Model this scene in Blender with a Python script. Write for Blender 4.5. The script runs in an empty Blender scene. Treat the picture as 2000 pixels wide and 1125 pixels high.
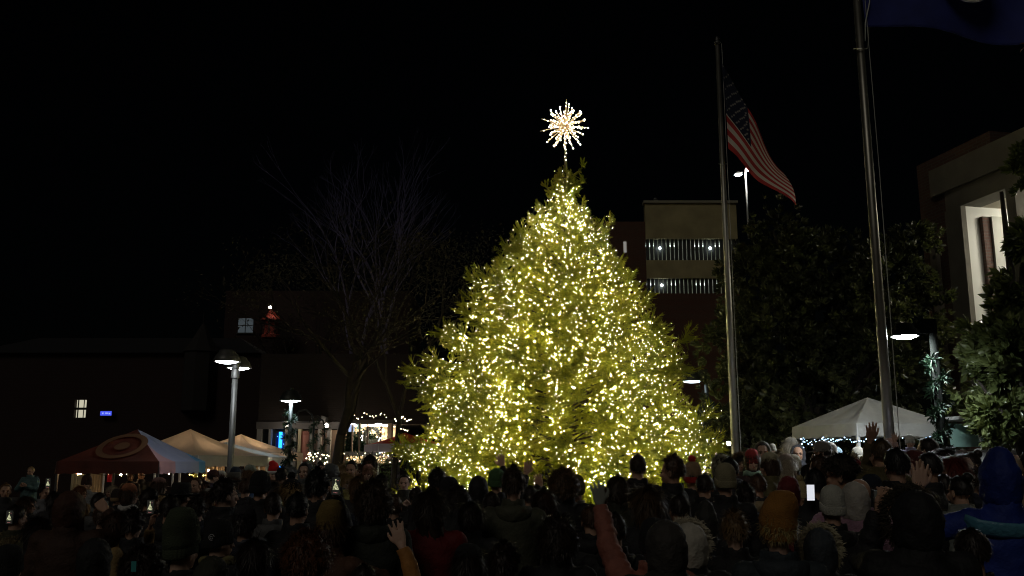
import bpy, bmesh, math, random
import numpy as np
from mathutils import Vector, Matrix, noise as mnoise
R = math.radians
random.seed(7)
rng = np.random.default_rng(7)
S = bpy.context.scene
COL = S.collection
# ---------------------------------------------------------------- camera
CAM_Z = 1.75; PITCH = 10.7; F = 1800.0
cd = bpy.data.cameras.new('camera'); cam = bpy.data.objects.new('camera', cd); COL.objects.link(cam)
cam.location = (0, 0, CAM_Z); cam.rotation_euler = (R(90 + PITCH), 0, 0)
cd.sensor_width = 36; cd.lens = 36 * F / 2000; cd.clip_end = 2000; cd.clip_start = .05
S.camera = cam
_c, _s = math.cos(R(PITCH)), math.sin(R(PITCH))
def at(px, py, Y):
    """world point seen at source pixel px,py at distance Y"""
    a = (px - 1000) / F; b = (562.5 - py) / F
    d = Vector((a, _c - b * _s, _s + b * _c)); k = Y / d.y
    return Vector((d.x * k, Y, CAM_Z + d.z * k))
def on_ground(px, Y): p = at(px, 903, Y); return Vector((p.x, Y, 0))
# ---------------------------------------------------------------- render
S.view_settings.view_transform = 'Standard'; S.view_settings.look = 'None'
S.view_settings.exposure = 0; S.view_settings.gamma = 1
S.cycles.use_denoising = True; S.cycles.filter_width = 1.1
S.cycles.use_light_tree = True
S.cycles.max_bounces = 6; S.cycles.diffuse_bounces = 3; S.cycles.glossy_bounces = 2
S.cycles.transparent_max_bounces = 6; S.cycles.sample_clamp_indirect = 3
S.cycles.caustics_reflective = False; S.cycles.caustics_refractive = False
# ---------------------------------------------------------------- world
w = bpy.data.worlds.new('World'); S.world = w; w.use_nodes = True
nt = w.node_tree; nt.nodes.clear()
sky = nt.nodes.new('ShaderNodeTexSky'); sky.sky_type = 'NISHITA'; sky.sun_disc = False
sky.sun_elevation = R(12); sky.sun_rotation = R(200)
bg = nt.nodes.new('ShaderNodeBackground'); bg.inputs['Strength'].default_value = .00012
out = nt.nodes.new('ShaderNodeOutputWorld')
nt.links.new(sky.outputs[0], bg.inputs['Color']); nt.links.new(bg.outputs[0], out.inputs['Surface'])
sd = bpy.data.lights.new('fill_sun', 'SUN'); sd.energy = .17; sd.angle = R(25); sd.color = (1, .93, .80)  # soft fill from behind the camera, added to brighten the crowd
so = bpy.data.objects.new('fill_sun', sd); COL.objects.link(so); so.rotation_euler = (R(52), 0, R(-24))
# ---------------------------------------------------------------- materials
MATS = {}
def mat(name, col, rough=.7, metal=0, emit=None, es=0, noise=None, bump=None, sub=0, spec=.5, trans=0, extra=None, alpha=1):
    """noise=(scale, amount)  colour variation;  bump=(scale, strength)"""
    if name in MATS: return MATS[name]
    m = bpy.data.materials.new(name); m.use_nodes = True; n = m.node_tree; b = n.nodes['Principled BSDF']
    b.inputs['Base Color'].default_value = (*col, 1); b.inputs['Roughness'].default_value = rough
    b.inputs['Metallic'].default_value = metal; b.inputs['Specular IOR Level'].default_value = spec
    if emit: b.inputs['Emission Color'].default_value = (*emit, 1); b.inputs['Emission Strength'].default_value = es
    if trans: b.inputs['Transmission Weight'].default_value = trans
    if alpha < 1: b.inputs['Alpha'].default_value = alpha
    tc = n.nodes.new('ShaderNodeTexCoord')
    if noise:
        t = n.nodes.new('ShaderNodeTexNoise'); t.inputs['Scale'].default_value = noise[0]; t.inputs['Detail'].default_value = 6
        n.links.new(tc.outputs['Object'], t.inputs['Vector'])
        mx = n.nodes.new('ShaderNodeMix'); mx.data_type = 'RGBA'
        k = noise[1]
        mx.inputs['A'].default_value = (*[min(1, c * (1 - k)) for c in col], 1)
        mx.inputs['B'].default_value = (*[min(1, c * (1 + k)) for c in col], 1)
        rp = n.nodes.new('ShaderNodeMapRange'); rp.inputs['From Min'].default_value = .35; rp.inputs['From Max'].default_value = .65
        n.links.new(t.outputs['Fac'], rp.inputs['Value']); n.links.new(rp.outputs[0], mx.inputs['Factor'])
        n.links.new(mx.outputs['Result'], b.inputs['Base Color'])
    if bump:
        t = n.nodes.new('ShaderNodeTexNoise'); t.inputs['Scale'].default_value = bump[0]; t.inputs['Detail'].default_value = 5
        n.links.new(tc.outputs['Object'], t.inputs['Vector'])
        bp = n.nodes.new('ShaderNodeBump'); bp.inputs['Strength'].default_value = bump[1]; bp.inputs['Distance'].default_value = .02
        n.links.new(t.outputs['Fac'], bp.inputs['Height']); n.links.new(bp.outputs[0], b.inputs['Normal'])
    if extra: extra(n, b, tc)
    MATS[name] = m
    return m
def emis(name, col, s): 
    if name in MATS: return MATS[name]
    m = bpy.data.materials.new(name); m.use_nodes = True; n = m.node_tree; n.nodes.clear()
    e = n.nodes.new('ShaderNodeEmission'); e.inputs[0].default_value = (*col, 1); e.inputs[1].default_value = s
    o = n.nodes.new('ShaderNodeOutputMaterial'); n.links.new(e.outputs[0], o.inputs[0]); MATS[name] = m; return m
def brick(name, c1, c2, cm, scale=1.0, rough=.85):
    def ex(n, b, tc):
        t = n.nodes.new('ShaderNodeTexBrick'); t.inputs['Color1'].default_value = (*c1, 1); t.inputs['Color2'].default_value = (*c2, 1)
        t.inputs['Mortar'].default_value = (*cm, 1); t.inputs['Scale'].default_value = 1; t.inputs['Brick Width'].default_value = .22 * scale
        t.inputs['Row Height'].default_value = .075 * scale; t.inputs['Mortar Size'].default_value = .01 * scale
        mp = n.nodes.new('ShaderNodeVectorMath'); mp.operation = 'DOT_PRODUCT'; mp.inputs[1].default_value = (1, 1, 0)
        sx = n.nodes.new('ShaderNodeSeparateXYZ'); cb = n.nodes.new('ShaderNodeCombineXYZ')
        n.links.new(tc.outputs['Object'], mp.inputs[0]); n.links.new(tc.outputs['Object'], sx.inputs[0])
        n.links.new(mp.outputs['Value'], cb.inputs[0]); n.links.new(sx.outputs[2], cb.inputs[1])
        n.links.new(cb.outputs[0], t.inputs['Vector']); n.links.new(t.outputs['Color'], b.inputs['Base Color'])
        bp = n.nodes.new('ShaderNodeBump'); bp.inputs['Strength'].default_value = .4; bp.inputs['Distance'].default_value = .01; bp.invert = True
        n.links.new(t.outputs['Fac'], bp.inputs['Height']); n.links.new(bp.outputs[0], b.inputs['Normal'])
    return mat(name, c1, rough, extra=ex)
# ---------------------------------------------------------------- mesh collector
class MB:
    def __init__(s): s.v = []; s.f = []; s.m = []; s.cur = 0
    def add(s, vs, fs, mi=None):
        o = len(s.v); s.v += [tuple(v) for v in vs]; s.f += [tuple(i + o for i in f) for f in fs]
        s.m += [s.cur if mi is None else mi] * len(fs)
    def box(s, c, d, rz=0, mi=None, M=None):
        x, y, z = d[0] / 2, d[1] / 2, d[2] / 2
        P = [Vector((a, b, e)) for a in (-x, x) for b in (-y, y) for e in (-z, z)]
        rot = M if M is not None else Matrix.Rotation(rz, 3, 'Z')
        P = [rot @ p + Vector(c) for p in P]
        s.add(P, [(0, 1, 3, 2), (4, 6, 7, 5), (0, 4, 5, 1), (2, 3, 7, 6), (0, 2, 6, 4), (1, 5, 7, 3)], mi)
    def tube(s, pts, rad, n=8, cap=True, mi=None, sq=None):
        """pts polyline, rad scalar or list; sq: y-squash list relative"""
        pts = [Vector(p) for p in pts]
        if not hasattr(rad, '__len__'): rad = [rad] * len(pts)
        vs = []; prev = None
        for i, p in enumerate(pts):
            t = (pts[min(i + 1, len(pts) - 1)] - pts[max(i - 1, 0)])
            t = t.normalized() if t.length > 1e-9 else Vector((0, 0, 1))
            if prev is None:
                a = Vector((1, 0, 0)) if abs(t.x) < .9 else Vector((0, 1, 0))
                a = (a - t * a.dot(t)).normalized()
            else:
                a = (prev - t * prev.dot(t)); a = a.normalized() if a.length > 1e-6 else t.orthogonal().normalized()
            prev = a; b = t.cross(a)
            r = rad[i]; ra, rb = (r if hasattr(r, '__len__') else (r, r))
            for k in range(n):
                an = 2 * math.pi * k / n
                vs.append(p + a * math.cos(an) * ra + b * math.sin(an) * rb)
        fs = []
        for i in range(len(pts) - 1):
            for k in range(n):
                k2 = (k + 1) % n
                fs.append((i * n + k, i * n + k2, (i + 1) * n + k2, (i + 1) * n + k))
        if cap:
            fs.append(tuple(reversed(range(n)))); fs.append(tuple((len(pts) - 1) * n + k for k in range(n)))
        s.add(vs, fs, mi)
    def lathe(s, prof, c=(0, 0, 0), n=16, mi=None, M=None, fn=None):
        """prof list of (r,z) around z axis"""
        vs = []
        for r, z in prof:
            for k in range(n):
                an = 2 * math.pi * k / n; p = Vector((r * math.cos(an), r * math.sin(an), z))
                if fn: p = fn(p, an)
                if M is not None: p = M @ p
                vs.append(p + Vector(c))
        fs = []
        for i in range(len(prof) - 1):
            for k in range(n):
                k2 = (k + 1) % n; fs.append((i * n + k, i * n + k2, (i + 1) * n + k2, (i + 1) * n + k))
        s.add(vs, fs, mi)
    def ell(s, c, r, n=12, m=8, M=None, mi=None):
        if not hasattr(r, '__len__'): r = (r, r, r)
        vs = []; fs = []
        for i in range(m + 1):
            th = math.pi * i / m
            for k in range(n):
                an = 2 * math.pi * k / n
                p = Vector((math.sin(th) * math.cos(an) * r[0], math.sin(th) * math.sin(an) * r[1], math.cos(th) * r[2]))
                if M is not None: p = M @ p
                vs.append(p + Vector(c))
        for i in range(m):
            for k in range(n):
                k2 = (k + 1) % n; fs.append((i * n + k, (i + 1) * n + k, (i + 1) * n + k2, i * n + k2))
        s.add(vs, fs, mi)
    def prism(s, poly, y0, y1, mi=None, M=None):
        """poly in xz extruded along y"""
        n = len(poly); P = [Vector((x, y0, z)) for x, z in poly] + [Vector((x, y1, z)) for x, z in poly]
        if M is not None: P = [M @ p for p in P]
        fs = [tuple(range(n)), tuple(reversed(range(n, 2 * n)))] + [(i, i + n, (i + 1) % n + n, (i + 1) % n) for i in range(n)]
        s.add(P, fs, mi)
    def mesh(s, name, smooth=False):
        me = bpy.data.meshes.new(name); me.from_pydata(s.v, [], s.f)
        if any(s.m): me.polygons.foreach_set('material_index', s.m)
        if smooth: me.polygons.foreach_set('use_smooth', [True] * len(s.f))
        me.update(); return me
    def build(s, name, mats, parent=None, smooth=False, loc=None):
        return link(name, s.mesh(name, smooth), mats, parent, loc)
def link(name, me, mats, parent=None, loc=None):
    o = bpy.data.objects.new(name, me); COL.objects.link(o)
    if mats is not None and not me.materials:
        for m in (mats if isinstance(mats, (list, tuple)) else [mats]): me.materials.append(m)
    if parent: o.parent = parent
    if loc is not None: o.location = loc
    return o
def tag(o, label=None, cat=None, group=None, kind=None):
    if label: o['label'] = label
    if cat: o['category'] = cat
    if group: o['group'] = group
    if kind: o['kind'] = kind
    return o
def empty(name, loc, label, cat, group=None, rz=0):
    o = bpy.data.objects.new(name, None); COL.objects.link(o); o.location = loc; o.rotation_euler = (0, 0, rz)
    o.empty_display_size = .2
    return tag(o, label, cat, group)
def npmesh(name, V, Fc, mi=None, smooth=False):
    """V (n,3) array, Fc (m,k) array of equal-size faces"""
    me = bpy.data.meshes.new(name); V = np.asarray(V, np.float32); Fc = np.asarray(Fc, np.int32)
    k = Fc.shape[1]
    me.vertices.add(len(V)); me.vertices.foreach_set('co', V.ravel())
    me.loops.add(Fc.size); me.loops.foreach_set('vertex_index', Fc.ravel())
    me.polygons.add(len(Fc)); me.polygons.foreach_set('loop_start', np.arange(0, Fc.size, k, dtype=np.int32))
    me.polygons.foreach_set('loop_total', np.full(len(Fc), k, np.int32))
    if mi is not None: me.polygons.foreach_set('material_index', np.asarray(mi, np.int32))
    if smooth: me.polygons.foreach_set('use_smooth', np.ones(len(Fc), bool))
    me.update(calc_edges=True); return me
def frames(D, roll=None):
    """orthonormal frames (n,3,3) with x axis along D"""
    D = D / np.linalg.norm(D, axis=1, keepdims=True)
    up = np.tile(np.array([0., 0., 1.]), (len(D), 1)); bad = np.abs(D[:, 2]) > .97; up[bad] = (1, 0, 0)
    Yv = np.cross(up, D); Yv /= np.linalg.norm(Yv, axis=1, keepdims=True); Z = np.cross(D, Yv)
    if roll is not None:
        c, s_ = np.cos(roll)[:, None], np.sin(roll)[:, None]; Yv, Z = Yv * c + Z * s_, Z * c - Yv * s_
    return np.stack([D, Yv, Z], axis=2)
def scatter(V, Fc, P, M, sc):
    """copies of proto (V,F) at P with frames M and scale sc"""
    W = np.einsum('nij,vj->nvi', M, V) * np.asarray(sc)[:, None, None] + P[:, None, :]
    FF = Fc[None] + (np.arange(len(P)) * len(V))[:, None, None]
    return W.reshape(-1, 3), FF.reshape(-1, Fc.shape[1])
# ================================================================ ground
def ground_extra(n, b, tc):
    pass
g = MB(); g.add([(-400, -60, 0), (400, -60, 0), (400, 700, 0), (-400, 700, 0)], [(0, 1, 2, 3)])
tag(g.build('ground', mat('paving', (.09, .085, .08), .8, noise=(.6, .25), bump=(6, .3))), 'dark brick plaza ground under the crowd', kind='structure')
# ================================================================ christmas tree
TD = 21.0
TB = at(1103, 903, TD); TBx = TB.x
tree = empty('christmas_tree', (TBx, TD, 0), 'tall bushy spruce covered in warm white lights behind the crowd', 'christmas tree')
PL = [(345, 2), (380, 12), (400, 26), (450, 74), (500, 108), (550, 170), (600, 182), (650, 226), (700, 245), (750, 280), (800, 280), (850, 284), (900, 305), (950, 318), (1010, 300)]
PRR = [(345, 2), (380, 12), (400, 20), (450, 72), (500, 92), (545, 108), (575, 150), (600, 158), (650, 186), (700, 218), (750, 235), (800, 258), (850, 266), (900, 276), (950, 276), (1010, 270)]
prz = [at(1103, y, TD).z for y, _ in PL]; prl = [h * TD / F for _, h in PL]; prz2 = [at(1103, y, TD).z for y, _ in PRR]; prr = [h * TD / F for _, h in PRR]
def prof(z, cx=0.0):
    a = float(np.interp(z, prz[::-1], prl[::-1])); b = float(np.interp(z, prz2[::-1], prr[::-1])); k = (cx + 1) / 2
    return a * (1 - k) + b * k
ZT = prz[0]
# -- needle sprays
def twig(v, f, p0, p1, up, r0=.011, step=.022, nl=.026, seed=0):
    """a twig as a thin spindle with needles"""
    rn = random.Random(seed); p0 = np.array(p0, float); p1 = np.array(p1, float); d = p1 - p0; L = np.linalg.norm(d); t = d / L
    a = np.cross(t, (0, 0, 1.)); a /= (np.linalg.norm(a) + 1e-9); b = np.cross(a, t)
    o = len(v)
    for q, r in ((0, r0), (.85, r0 * .7)):
        for k in range(3):
            an = 2.094 * k; v.append(p0 + d * q + a * math.cos(an) * r + b * math.sin(an) * r)
    for k in range(3):
        k2 = (k + 1) % 3; f.append((o + k, o + k2, o + 3 + k2)); f.append((o + k, o + 3 + k2, o + 3 + k))
    n = max(4, int(L / step))
    for i in range(n):
        q = (i + .5) / n; c = p0 + d * q
        for j in range(3):
            an = rn.uniform(0, 6.283); s = a * math.cos(an) + b * math.sin(an)
            nd = (t * .75 + s) ; nd /= np.linalg.norm(nd); sd = np.cross(nd, s); sd /= np.linalg.norm(sd) + 1e-9
            l = nl * rn.uniform(.8, 1.25); wd = .0048
            o = len(v); v.append(c + sd * wd); v.append(c - sd * wd); v.append(c + nd * l + s * .004)
            f.append((o, o + 1, o + 2))
def spray(seed):
    rn = random.Random(seed); v = []; f = []
    twig(v, f, (0, 0, 0), (.62, 0, .02), 0, .014, seed=seed)
    for i in range(7):
        x = .05 + i * .075
        for s in (-1, 1):
            L = (.30 - .035 * i) * rn.uniform(.8, 1.15); an = R(rn.uniform(38, 56)); dz = rn.uniform(-.10, .02)
            twig(v, f, (x, 0, 0), (x + L * math.cos(an), s * L * math.sin(an), dz * L * 2), 0, .010, seed=seed * 50 + i * 2 + (s > 0))
    return np.array(v), np.array(f)
def fan(seed):
    rn = random.Random(seed); v = []; f = []
    twig(v, f, (0, 0, 0), (.6, 0, .05), 0, .012, seed=seed)
    for i, (x, an, L) in enumerate([(.08, 38, .34), (.12, -42, .32), (.26, 30, .28), (.3, -34, .26), (.42, 26, .17), (.44, -28, .16)]):
        twig(v, f, (x, 0, 0), (x + L * math.cos(R(an)), L * math.sin(R(an)), L * .25), 0, .010, seed=seed * 9 + i)
    return np.array(v), np.array(f)
SPR = [spray(i + 1) for i in range(3)] + [fan(i + 70) for i in range(2)]
P = []; D = []; SC = []; branches = []; tips = []
rn = random.Random(4)
def add_branch(z0, az, L, rise, tipup):
    """branch from the trunk; returns list of points"""
    pts = []; n = 7
    dx, dy = math.cos(az), math.sin(az)
    for i in range(n + 1):
        q = i / n; r = L * q
        z = z0 + r * math.tan(rise) * (1 - .5 * q) + tipup * q ** 4
        pts.append(np.array([dx * r, dy * r, z]))
    branches.append(pts)
    side = np.array([-dy, dx, 0])
    nl = max(3, int(L * 5.2))
    for i in range(nl):
        q = 1 - (i / nl) * min(.80, 1.9 / max(L, .3) + .10) * rn.uniform(.95, 1.0)
        k = q * n; k0 = min(n - 1, int(k)); p = pts[k0] + (pts[k0 + 1] - pts[k0]) * (k - k0)
        t = pts[k0 + 1] - pts[k0]; t /= np.linalg.norm(t)
        for s in (-1, 1):
            fan = rn.uniform(.45, 1.1); d = t + side * s * fan; d[2] += rn.uniform(-.55, .12)
            P.append(p); D.append(d); SC.append(rn.uniform(.6, .95) * (.22 + .78 * min(1, L / 1.5)))
        if rn.random() < .5:
            d = t * .3 + np.array([rn.uniform(-.3, .3), rn.uniform(-.3, .3), -1]); P.append(p); D.append(d); SC.append(rn.uniform(.45, .75))
    t = pts[-1] - pts[-2]; P.append(pts[-1] - t * .2); D.append(t + np.array([0, 0, .15])); SC.append(rn.uniform(.7, 1.0) * (.25 + .75 * min(1, L / 1.2)))
    for _ in range(2): d = t + np.array([rn.uniform(-.3, .3), rn.uniform(-.3, .3), rn.uniform(.5, 1.3)]); P.append(pts[-1] - t * rn.uniform(.0, .3)); D.append(d); SC.append(-rn.uniform(.6, .9) * (.28 + .72 * min(1, L / 1.2)))
    tips.append(pts[-1])
z = .35; k = 0
while z < ZT - .3:
    frac = z / ZT
    nb = 9 if z < 6 else 7
    for i in range(nb):
        az = 6.283 * (i + .5 * (k % 2)) / nb + rn.uniform(-.3, .3)
        # the edges of the crown: a little lopsided like a real tree
        lob = 1.01 + .045 * math.sin(3 * az + z * 1.3) + .05 * math.sin(5 * az - z * 2.1)
        L = prof(z + .12, math.cos(az)) * lob * rn.choice([rn.uniform(.78, 1.0), rn.uniform(.86, 1.04)])
        rise = R(8 + 26 * frac + rn.uniform(-6, 6)); z0 = z - L * math.tan(rise) * .5
        add_branch(max(.2, z0 + rn.uniform(-.08, .08)), az, max(.15, L * .95), rise, rn.uniform(.05, .3) * min(1, L))
    z += .165 if z < 7 else .14; k += 1
# silhouette branches that stick out (pixel measurements of the crown's ragged edge)
for px, py in [(1209, 428), (1195, 452), (1283, 568), (1350, 655), (1330, 690), (1300, 640), (985, 440), (995, 455), (897, 543), (915, 548), (848, 636), (868, 640), (783, 722), (812, 712), (790, 745), (1392, 800), (1400, 860), (1012, 432), (1047, 362), (1142, 318), (1140, 352), (1075, 350), (1240, 560), (955, 520), (1405, 900), (770, 905), (752, 930), (765, 945), (1060, 382), (1142, 395), (1030, 405)]:
    p = at(px, py, TD); dx = p.x - TBx; rr = abs(dx); 
    az = 0 if dx > 0 else math.pi
    az += rn.uniform(-.25, .25); up = .42 * min(1, rr / 1.4); rr = max(.15, rr - .3 * min(1, rr / 1.2)); p.z -= .16 * min(1, rr)
    rise = R(34 if py > 500 else 42); z0 = p.z - rr * math.tan(rise) * .5 - up
    add_branch(max(.3, z0), az, rr / math.cos(az if dx > 0 else az - math.pi), rise, up)
for az0 in (0, 1.3, 2.5, 3.4, 4.6, 5.5):   # leader whorls
    for zz in (0, .22, .45): 
        add_branch(ZT - .55 + zz, az0 + zz * 3, rn.uniform(.18, .32) * (1 - zz), R(50), .05)
for i in range(16):                     # bare sprigs up the leader
    zz = ZT - .35 + i * .058; a = i * 2.4; P.append(np.array([.0, 0, zz])); D.append(np.array([math.cos(a), math.sin(a), 1.2 + .05 * i])); SC.append(-rn.uniform(.22, .42) * (1 - i * .03))
P = np.array(P); D = np.array(D); SC = np.array(SC) * .92; isfan = SC < 0; SC = np.abs(SC)
lo = P[:, 2] > .12; P, D, SC, isfan = P[lo], D[lo], SC[lo], isfan[lo]
VV = []; FF = []; off = 0; pick = np.where(isfan, rng.integers(3, 5, len(P)), rng.integers(0, 3, len(P))); roll = rng.normal(0, .5, len(P))
for k in range(5):
    ii = pick == k; v, f = scatter(SPR[k][0], SPR[k][1], P[ii], frames(D[ii], roll[ii]), SC[ii]); VV.append(v); FF.append(f + off); off += len(v)
VV = np.concatenate(VV); FF = np.concatenate(FF); VV[:, 2] = np.maximum(VV[:, 2], .02)
def leafy(n, b, tc):
    t = n.nodes.new('ShaderNodeTexNoise'); t.inputs['Scale'].default_value = 1.6; t.inputs['Detail'].default_value = 4
    n.links.new(tc.outputs['Object'], t.inputs['Vector'])
    r = n.nodes.new('ShaderNodeValToRGB'); e = r.color_ramp.elements
    e[0].position = .38; e[0].color = (.135, .146, .010, 1); e[1].position = .62; e[1].color = (.27, .27, .016, 1)
    n.links.new(t.outputs['Fac'], r.inputs[0]); n.links.new(r.outputs[0], b.inputs['Base Color'])
def leaf2(n, b, tc):
    leafy(n, b, tc)
    src = b.inputs['Base Color'].links[0].from_socket
    tr = n.nodes.new('ShaderNodeBsdfTranslucent'); n.links.new(src, tr.inputs[0])
    ad = n.nodes.new('ShaderNodeAddShader'); o = [x for x in n.nodes if x.type == 'OUTPUT_MATERIAL'][0]
    n.links.new(b.outputs[0], ad.inputs[0]); n.links.new(tr.outputs[0], ad.inputs[1]); n.links.new(ad.outputs[0], o.inputs[0])
NEEDLE = mat('spruce_needles', (.1, .11, .01), .6, extra=leaf2, spec=.25)
link('crown', npmesh('crown', VV, FF), NEEDLE, tree)
m = MB()
m.tube([(0, 0, 0), (0, 0, 3), (.02, 0, 6), (0, 0, ZT), (0, 0, at(1103, 292, TD).z)], [.17, .13, .08, .035, .018], 10)
for b in branches: m.tube(b, [max(.008, .026 * (1 - i / 8)) for i in range(len(b))], 4, False)
m.build('trunk', mat('spruce_bark', (.09, .075, .035), .9, bump=(30, .5)), tree, True)
print('sprays', len(P), 'tris', len(FF))
# ---------------------------------------------------------------- string lights on the tree
def ico(r):
    t = (1 + 5 ** .5) / 2; v = np.array([(-1, t, 0), (1, t, 0), (-1, -t, 0), (1, -t, 0), (0, -1, t), (0, 1, t), (0, -1, -t), (0, 1, -t), (t, 0, -1), (t, 0, 1), (-t, 0, -1), (-t, 0, 1)], float)
    v /= np.linalg.norm(v[0]); f = np.array([(0, 11, 5), (0, 5, 1), (0, 1, 7), (0, 7, 10), (0, 10, 11), (1, 5, 9), (5, 11, 4), (11, 10, 2), (10, 7, 6), (7, 1, 8), (3, 9, 4), (3, 4, 2), (3, 2, 6), (3, 6, 8), (3, 8, 9), (4, 9, 5), (2, 4, 11), (6, 2, 10), (8, 6, 7), (9, 8, 1)])
    return v * r, f
IV, IF = ico(1.0)
def blobs(name, pts, rad, m, parent, smooth=True):
    pts = np.asarray(pts, float); n = len(pts); rad = np.full(n, rad) if np.isscalar(rad) else np.asarray(rad)
    M = np.tile(np.eye(3), (n, 1, 1)); v, f = scatter(IV, IF, pts, M, rad)
    return link(name, npmesh(name, v, f, smooth=smooth), m, parent)
SL = empty('string_lights', (TBx, TD, 0), 'thousands of warm white fairy lights strung all over the tall spruce', 'string lights')
B_W = emis('bulb_warm', (1, .88, .62), 10.0)
B_P = emis('bulb_rosy', (1, .78, .66), 8.0)
B_G = emis('bulb_deep', (1, .86, .28), 4)
B_D = emis('bulb_bright', (1, .87, .48), 190.0)
bp = []; brd = []; bm_ = []
surf = []
for i in range(len(P)):
    c = P[i]; r = math.hypot(c[0], c[1]); R0 = prof(c[2], c[0] / (r + 1e-6))
    if r > R0 * .60 or R0 < .4: surf.append(i)
surf = np.array(surf)
fr = frames(D[surf])
for q in range(len(surf)):
    i = surf[q]; c = P[i]; R0 = prof(c[2], c[0] / (math.hypot(c[0], c[1]) + 1e-6))
    tipness = math.hypot(c[0], c[1]) / max(R0, .1)
    cl = mnoise.noise(Vector((c[0] * 1.1, c[1] * 1.1, c[2] * 1.1)) + Vector((7, 3, 1)))
    pr_ = .92 + .6 * max(0, cl + .1) + .12 * (tipness > .85)
    if c[1] > 1.2: pr_ *= .55
    if R0 < .9: pr_ *= .25 + .75 * R0
    if c[2] > ZT - .4: pr_ = .12
    if tipness > 1.03: pr_ *= .35
    while pr_ > 0:
        if rn.random() < pr_:
            x = SC[i] * rn.uniform(.05, .5); rad_dir = np.array([c[0], c[1], .3]); rad_dir /= np.linalg.norm(rad_dir) + 1e-6
            p = c + fr[q][:, 0] * x + rad_dir * rn.uniform(-.05, .09) + np.array([rn.uniform(-.06, .06), rn.uniform(-.06, .06), rn.uniform(-.04, .06)])
            bp.append(p); u = rn.random()
            brd.append(rn.uniform(.0065, .0122) if u < .6 else rn.uniform(.0055, .009)); bm_.append(0 if u < .36 else (1 if u < .5 else 2))
        pr_ -= 1
for i in range(len(P)):      # stronger bulbs added deeper in the crown to light the foliage
    c = P[i]; r = math.hypot(c[0], c[1]); R0 = prof(c[2], c[0] / (r + 1e-6))
    if (.42 < r / max(R0, .1) < .97 or R0 < .6) and R0 > .08 and rn.random() < (.44 if R0 > .6 else .12):
        bp.append(c + np.array([rn.uniform(-.1, .1), rn.uniform(-.1, .1), rn.uniform(-.1, .1)])); brd.append(rn.uniform(.0078, .0115)); bm_.append(3)
bp = np.array(bp); brd = np.array(brd); bm_ = np.array(bm_)
print('bulbs', len(bp))
front = np.argsort(bp[:, 1] + (brd < .02) * 50)[:100]
isf = np.zeros(len(bp), bool); isf[front] = True
bms = [B_W, B_P, B_G, B_D]; sh = {}
for j in front:
    mi = int(bm_[j]) 
    if mi not in sh: sh[mi] = npmesh('bulb', IV, IF, smooth=True); sh[mi].materials.append(bms[mi])
    o = bpy.data.objects.new('bulb', sh[mi]); COL.objects.link(o); o.parent = SL; o.location = bp[j]; o.scale = [brd[j]] * 3
rest = ~isf
v, f = scatter(IV, IF, bp[rest], np.tile(np.eye(3), (rest.sum(), 1, 1)), brd[rest])
o = link('bulb_mass', npmesh('bulb_mass', v, f, mi=np.repeat(bm_[rest], len(IF)), smooth=True), bms, SL); tag(o, kind='stuff')
# cord between neighbouring bulbs
cv = MB(); order = np.argsort(np.floor(bp[:, 2] / .35) * 100 + np.arctan2(bp[:, 1], bp[:, 0]))
for a, b in zip(order[:-1], order[1:]):
    if np.linalg.norm(bp[a] - bp[b]) < .5: cv.tube([bp[a], (bp[a] + bp[b]) / 2 + np.array([0, 0, -.03]), bp[b]], .003, 3, False)
cv.build('cord', mat('light_cord', (.02, .04, .015), .6), SL)
# ---------------------------------------------------------------- starburst topper
sc_ = at(1104, 246, TD); _lean = math.atan((sc_.x - TBx) / sc_.z); tree.rotation_euler.y = _lean; SL.rotation_euler.y = _lean; star = empty('starburst_topper', sc_, 'glowing spiky starburst of white bulbs on top of the tree', 'tree topper')
m = MB(); m.ell((0, 0, 0), .05, 10, 6); m.tube([(0, 0, -.95), (0, 0, 0)], .016, 6)
m.build('hub', mat('star_metal', (.5, .35, .25), .4, .6), star, True)
SB = emis('star_bulb', (1, .89, .64), 16.0); SR = mat('star_spoke', (.85, .62, .36), .5)
sbm = npmesh('bulb', IV, IF, smooth=True); sbm.materials.append(SB)
for i in range(9):
    o = bpy.data.objects.new('bulb', sbm); COL.objects.link(o); o.parent = star; o.location = (.02 * math.cos(i * 2.2), -.02 + .02 * math.sin(i * 2.2), -.18 - i * .085); o.scale = [.013] * 3
N = 62
for i in range(N):
    y = 1 - 2 * (i + .5) / N; r = math.sqrt(1 - y * y); th = i * 2.39996
    d = Vector((r * math.cos(th), r * math.sin(th), y)); L = .60 * rn.choice([rn.uniform(.62, .85), rn.uniform(.85, 1.05)]) * (1.12 if y > .95 else 1)
    m = MB(); m.tube([d * .03, d * L], .011, 5); sp = m.build('spoke', SR, star)
    for q, r_ in ((.36, .009), (.56, .010), (.72, .012), (.86, .012), (1.0, .018)):
        if rn.random() < .1: continue
        o = bpy.data.objects.new('bulb', sbm); COL.objects.link(o); o.parent = sp; o.location = d * (L * q) + Vector([rn.uniform(-.012, .012) for _ in range(3)]); o.scale = [r_] * 3
# ================================================================ site helpers
METAL = mat('brushed_steel', (.36, .35, .30), .42, .9, noise=(3, .12))
DARKM = mat('dark_metal', (.03, .035, .03), .45, .3)
GREYM = mat('grey_lamp_metal', (.10, .10, .095), .45, .4)
WHITE = mat('white_paint', (.7, .7, .68), .5)
def pole(name, px, Y, label, cat, ztop, r0, r1, m, group=None, base=True):
    p = on_ground(px, Y); e = empty(name, p, label, cat, group)
    a = MB(); a.tube([(0, 0, 0), (0, 0, ztop * .5), (0, 0, ztop)], [r0, (r0 + r1) / 2, r1], 20); a.build('pole', m, e, True)
    if base: b = MB(); b.lathe([(r0 * 2.6, 0), (r0 * 2.6, .05), (r0 * 1.7, .09), (r0 * 1.1, .2)], n=20); b.build('base_collar', m, e, True)
    return e
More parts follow.
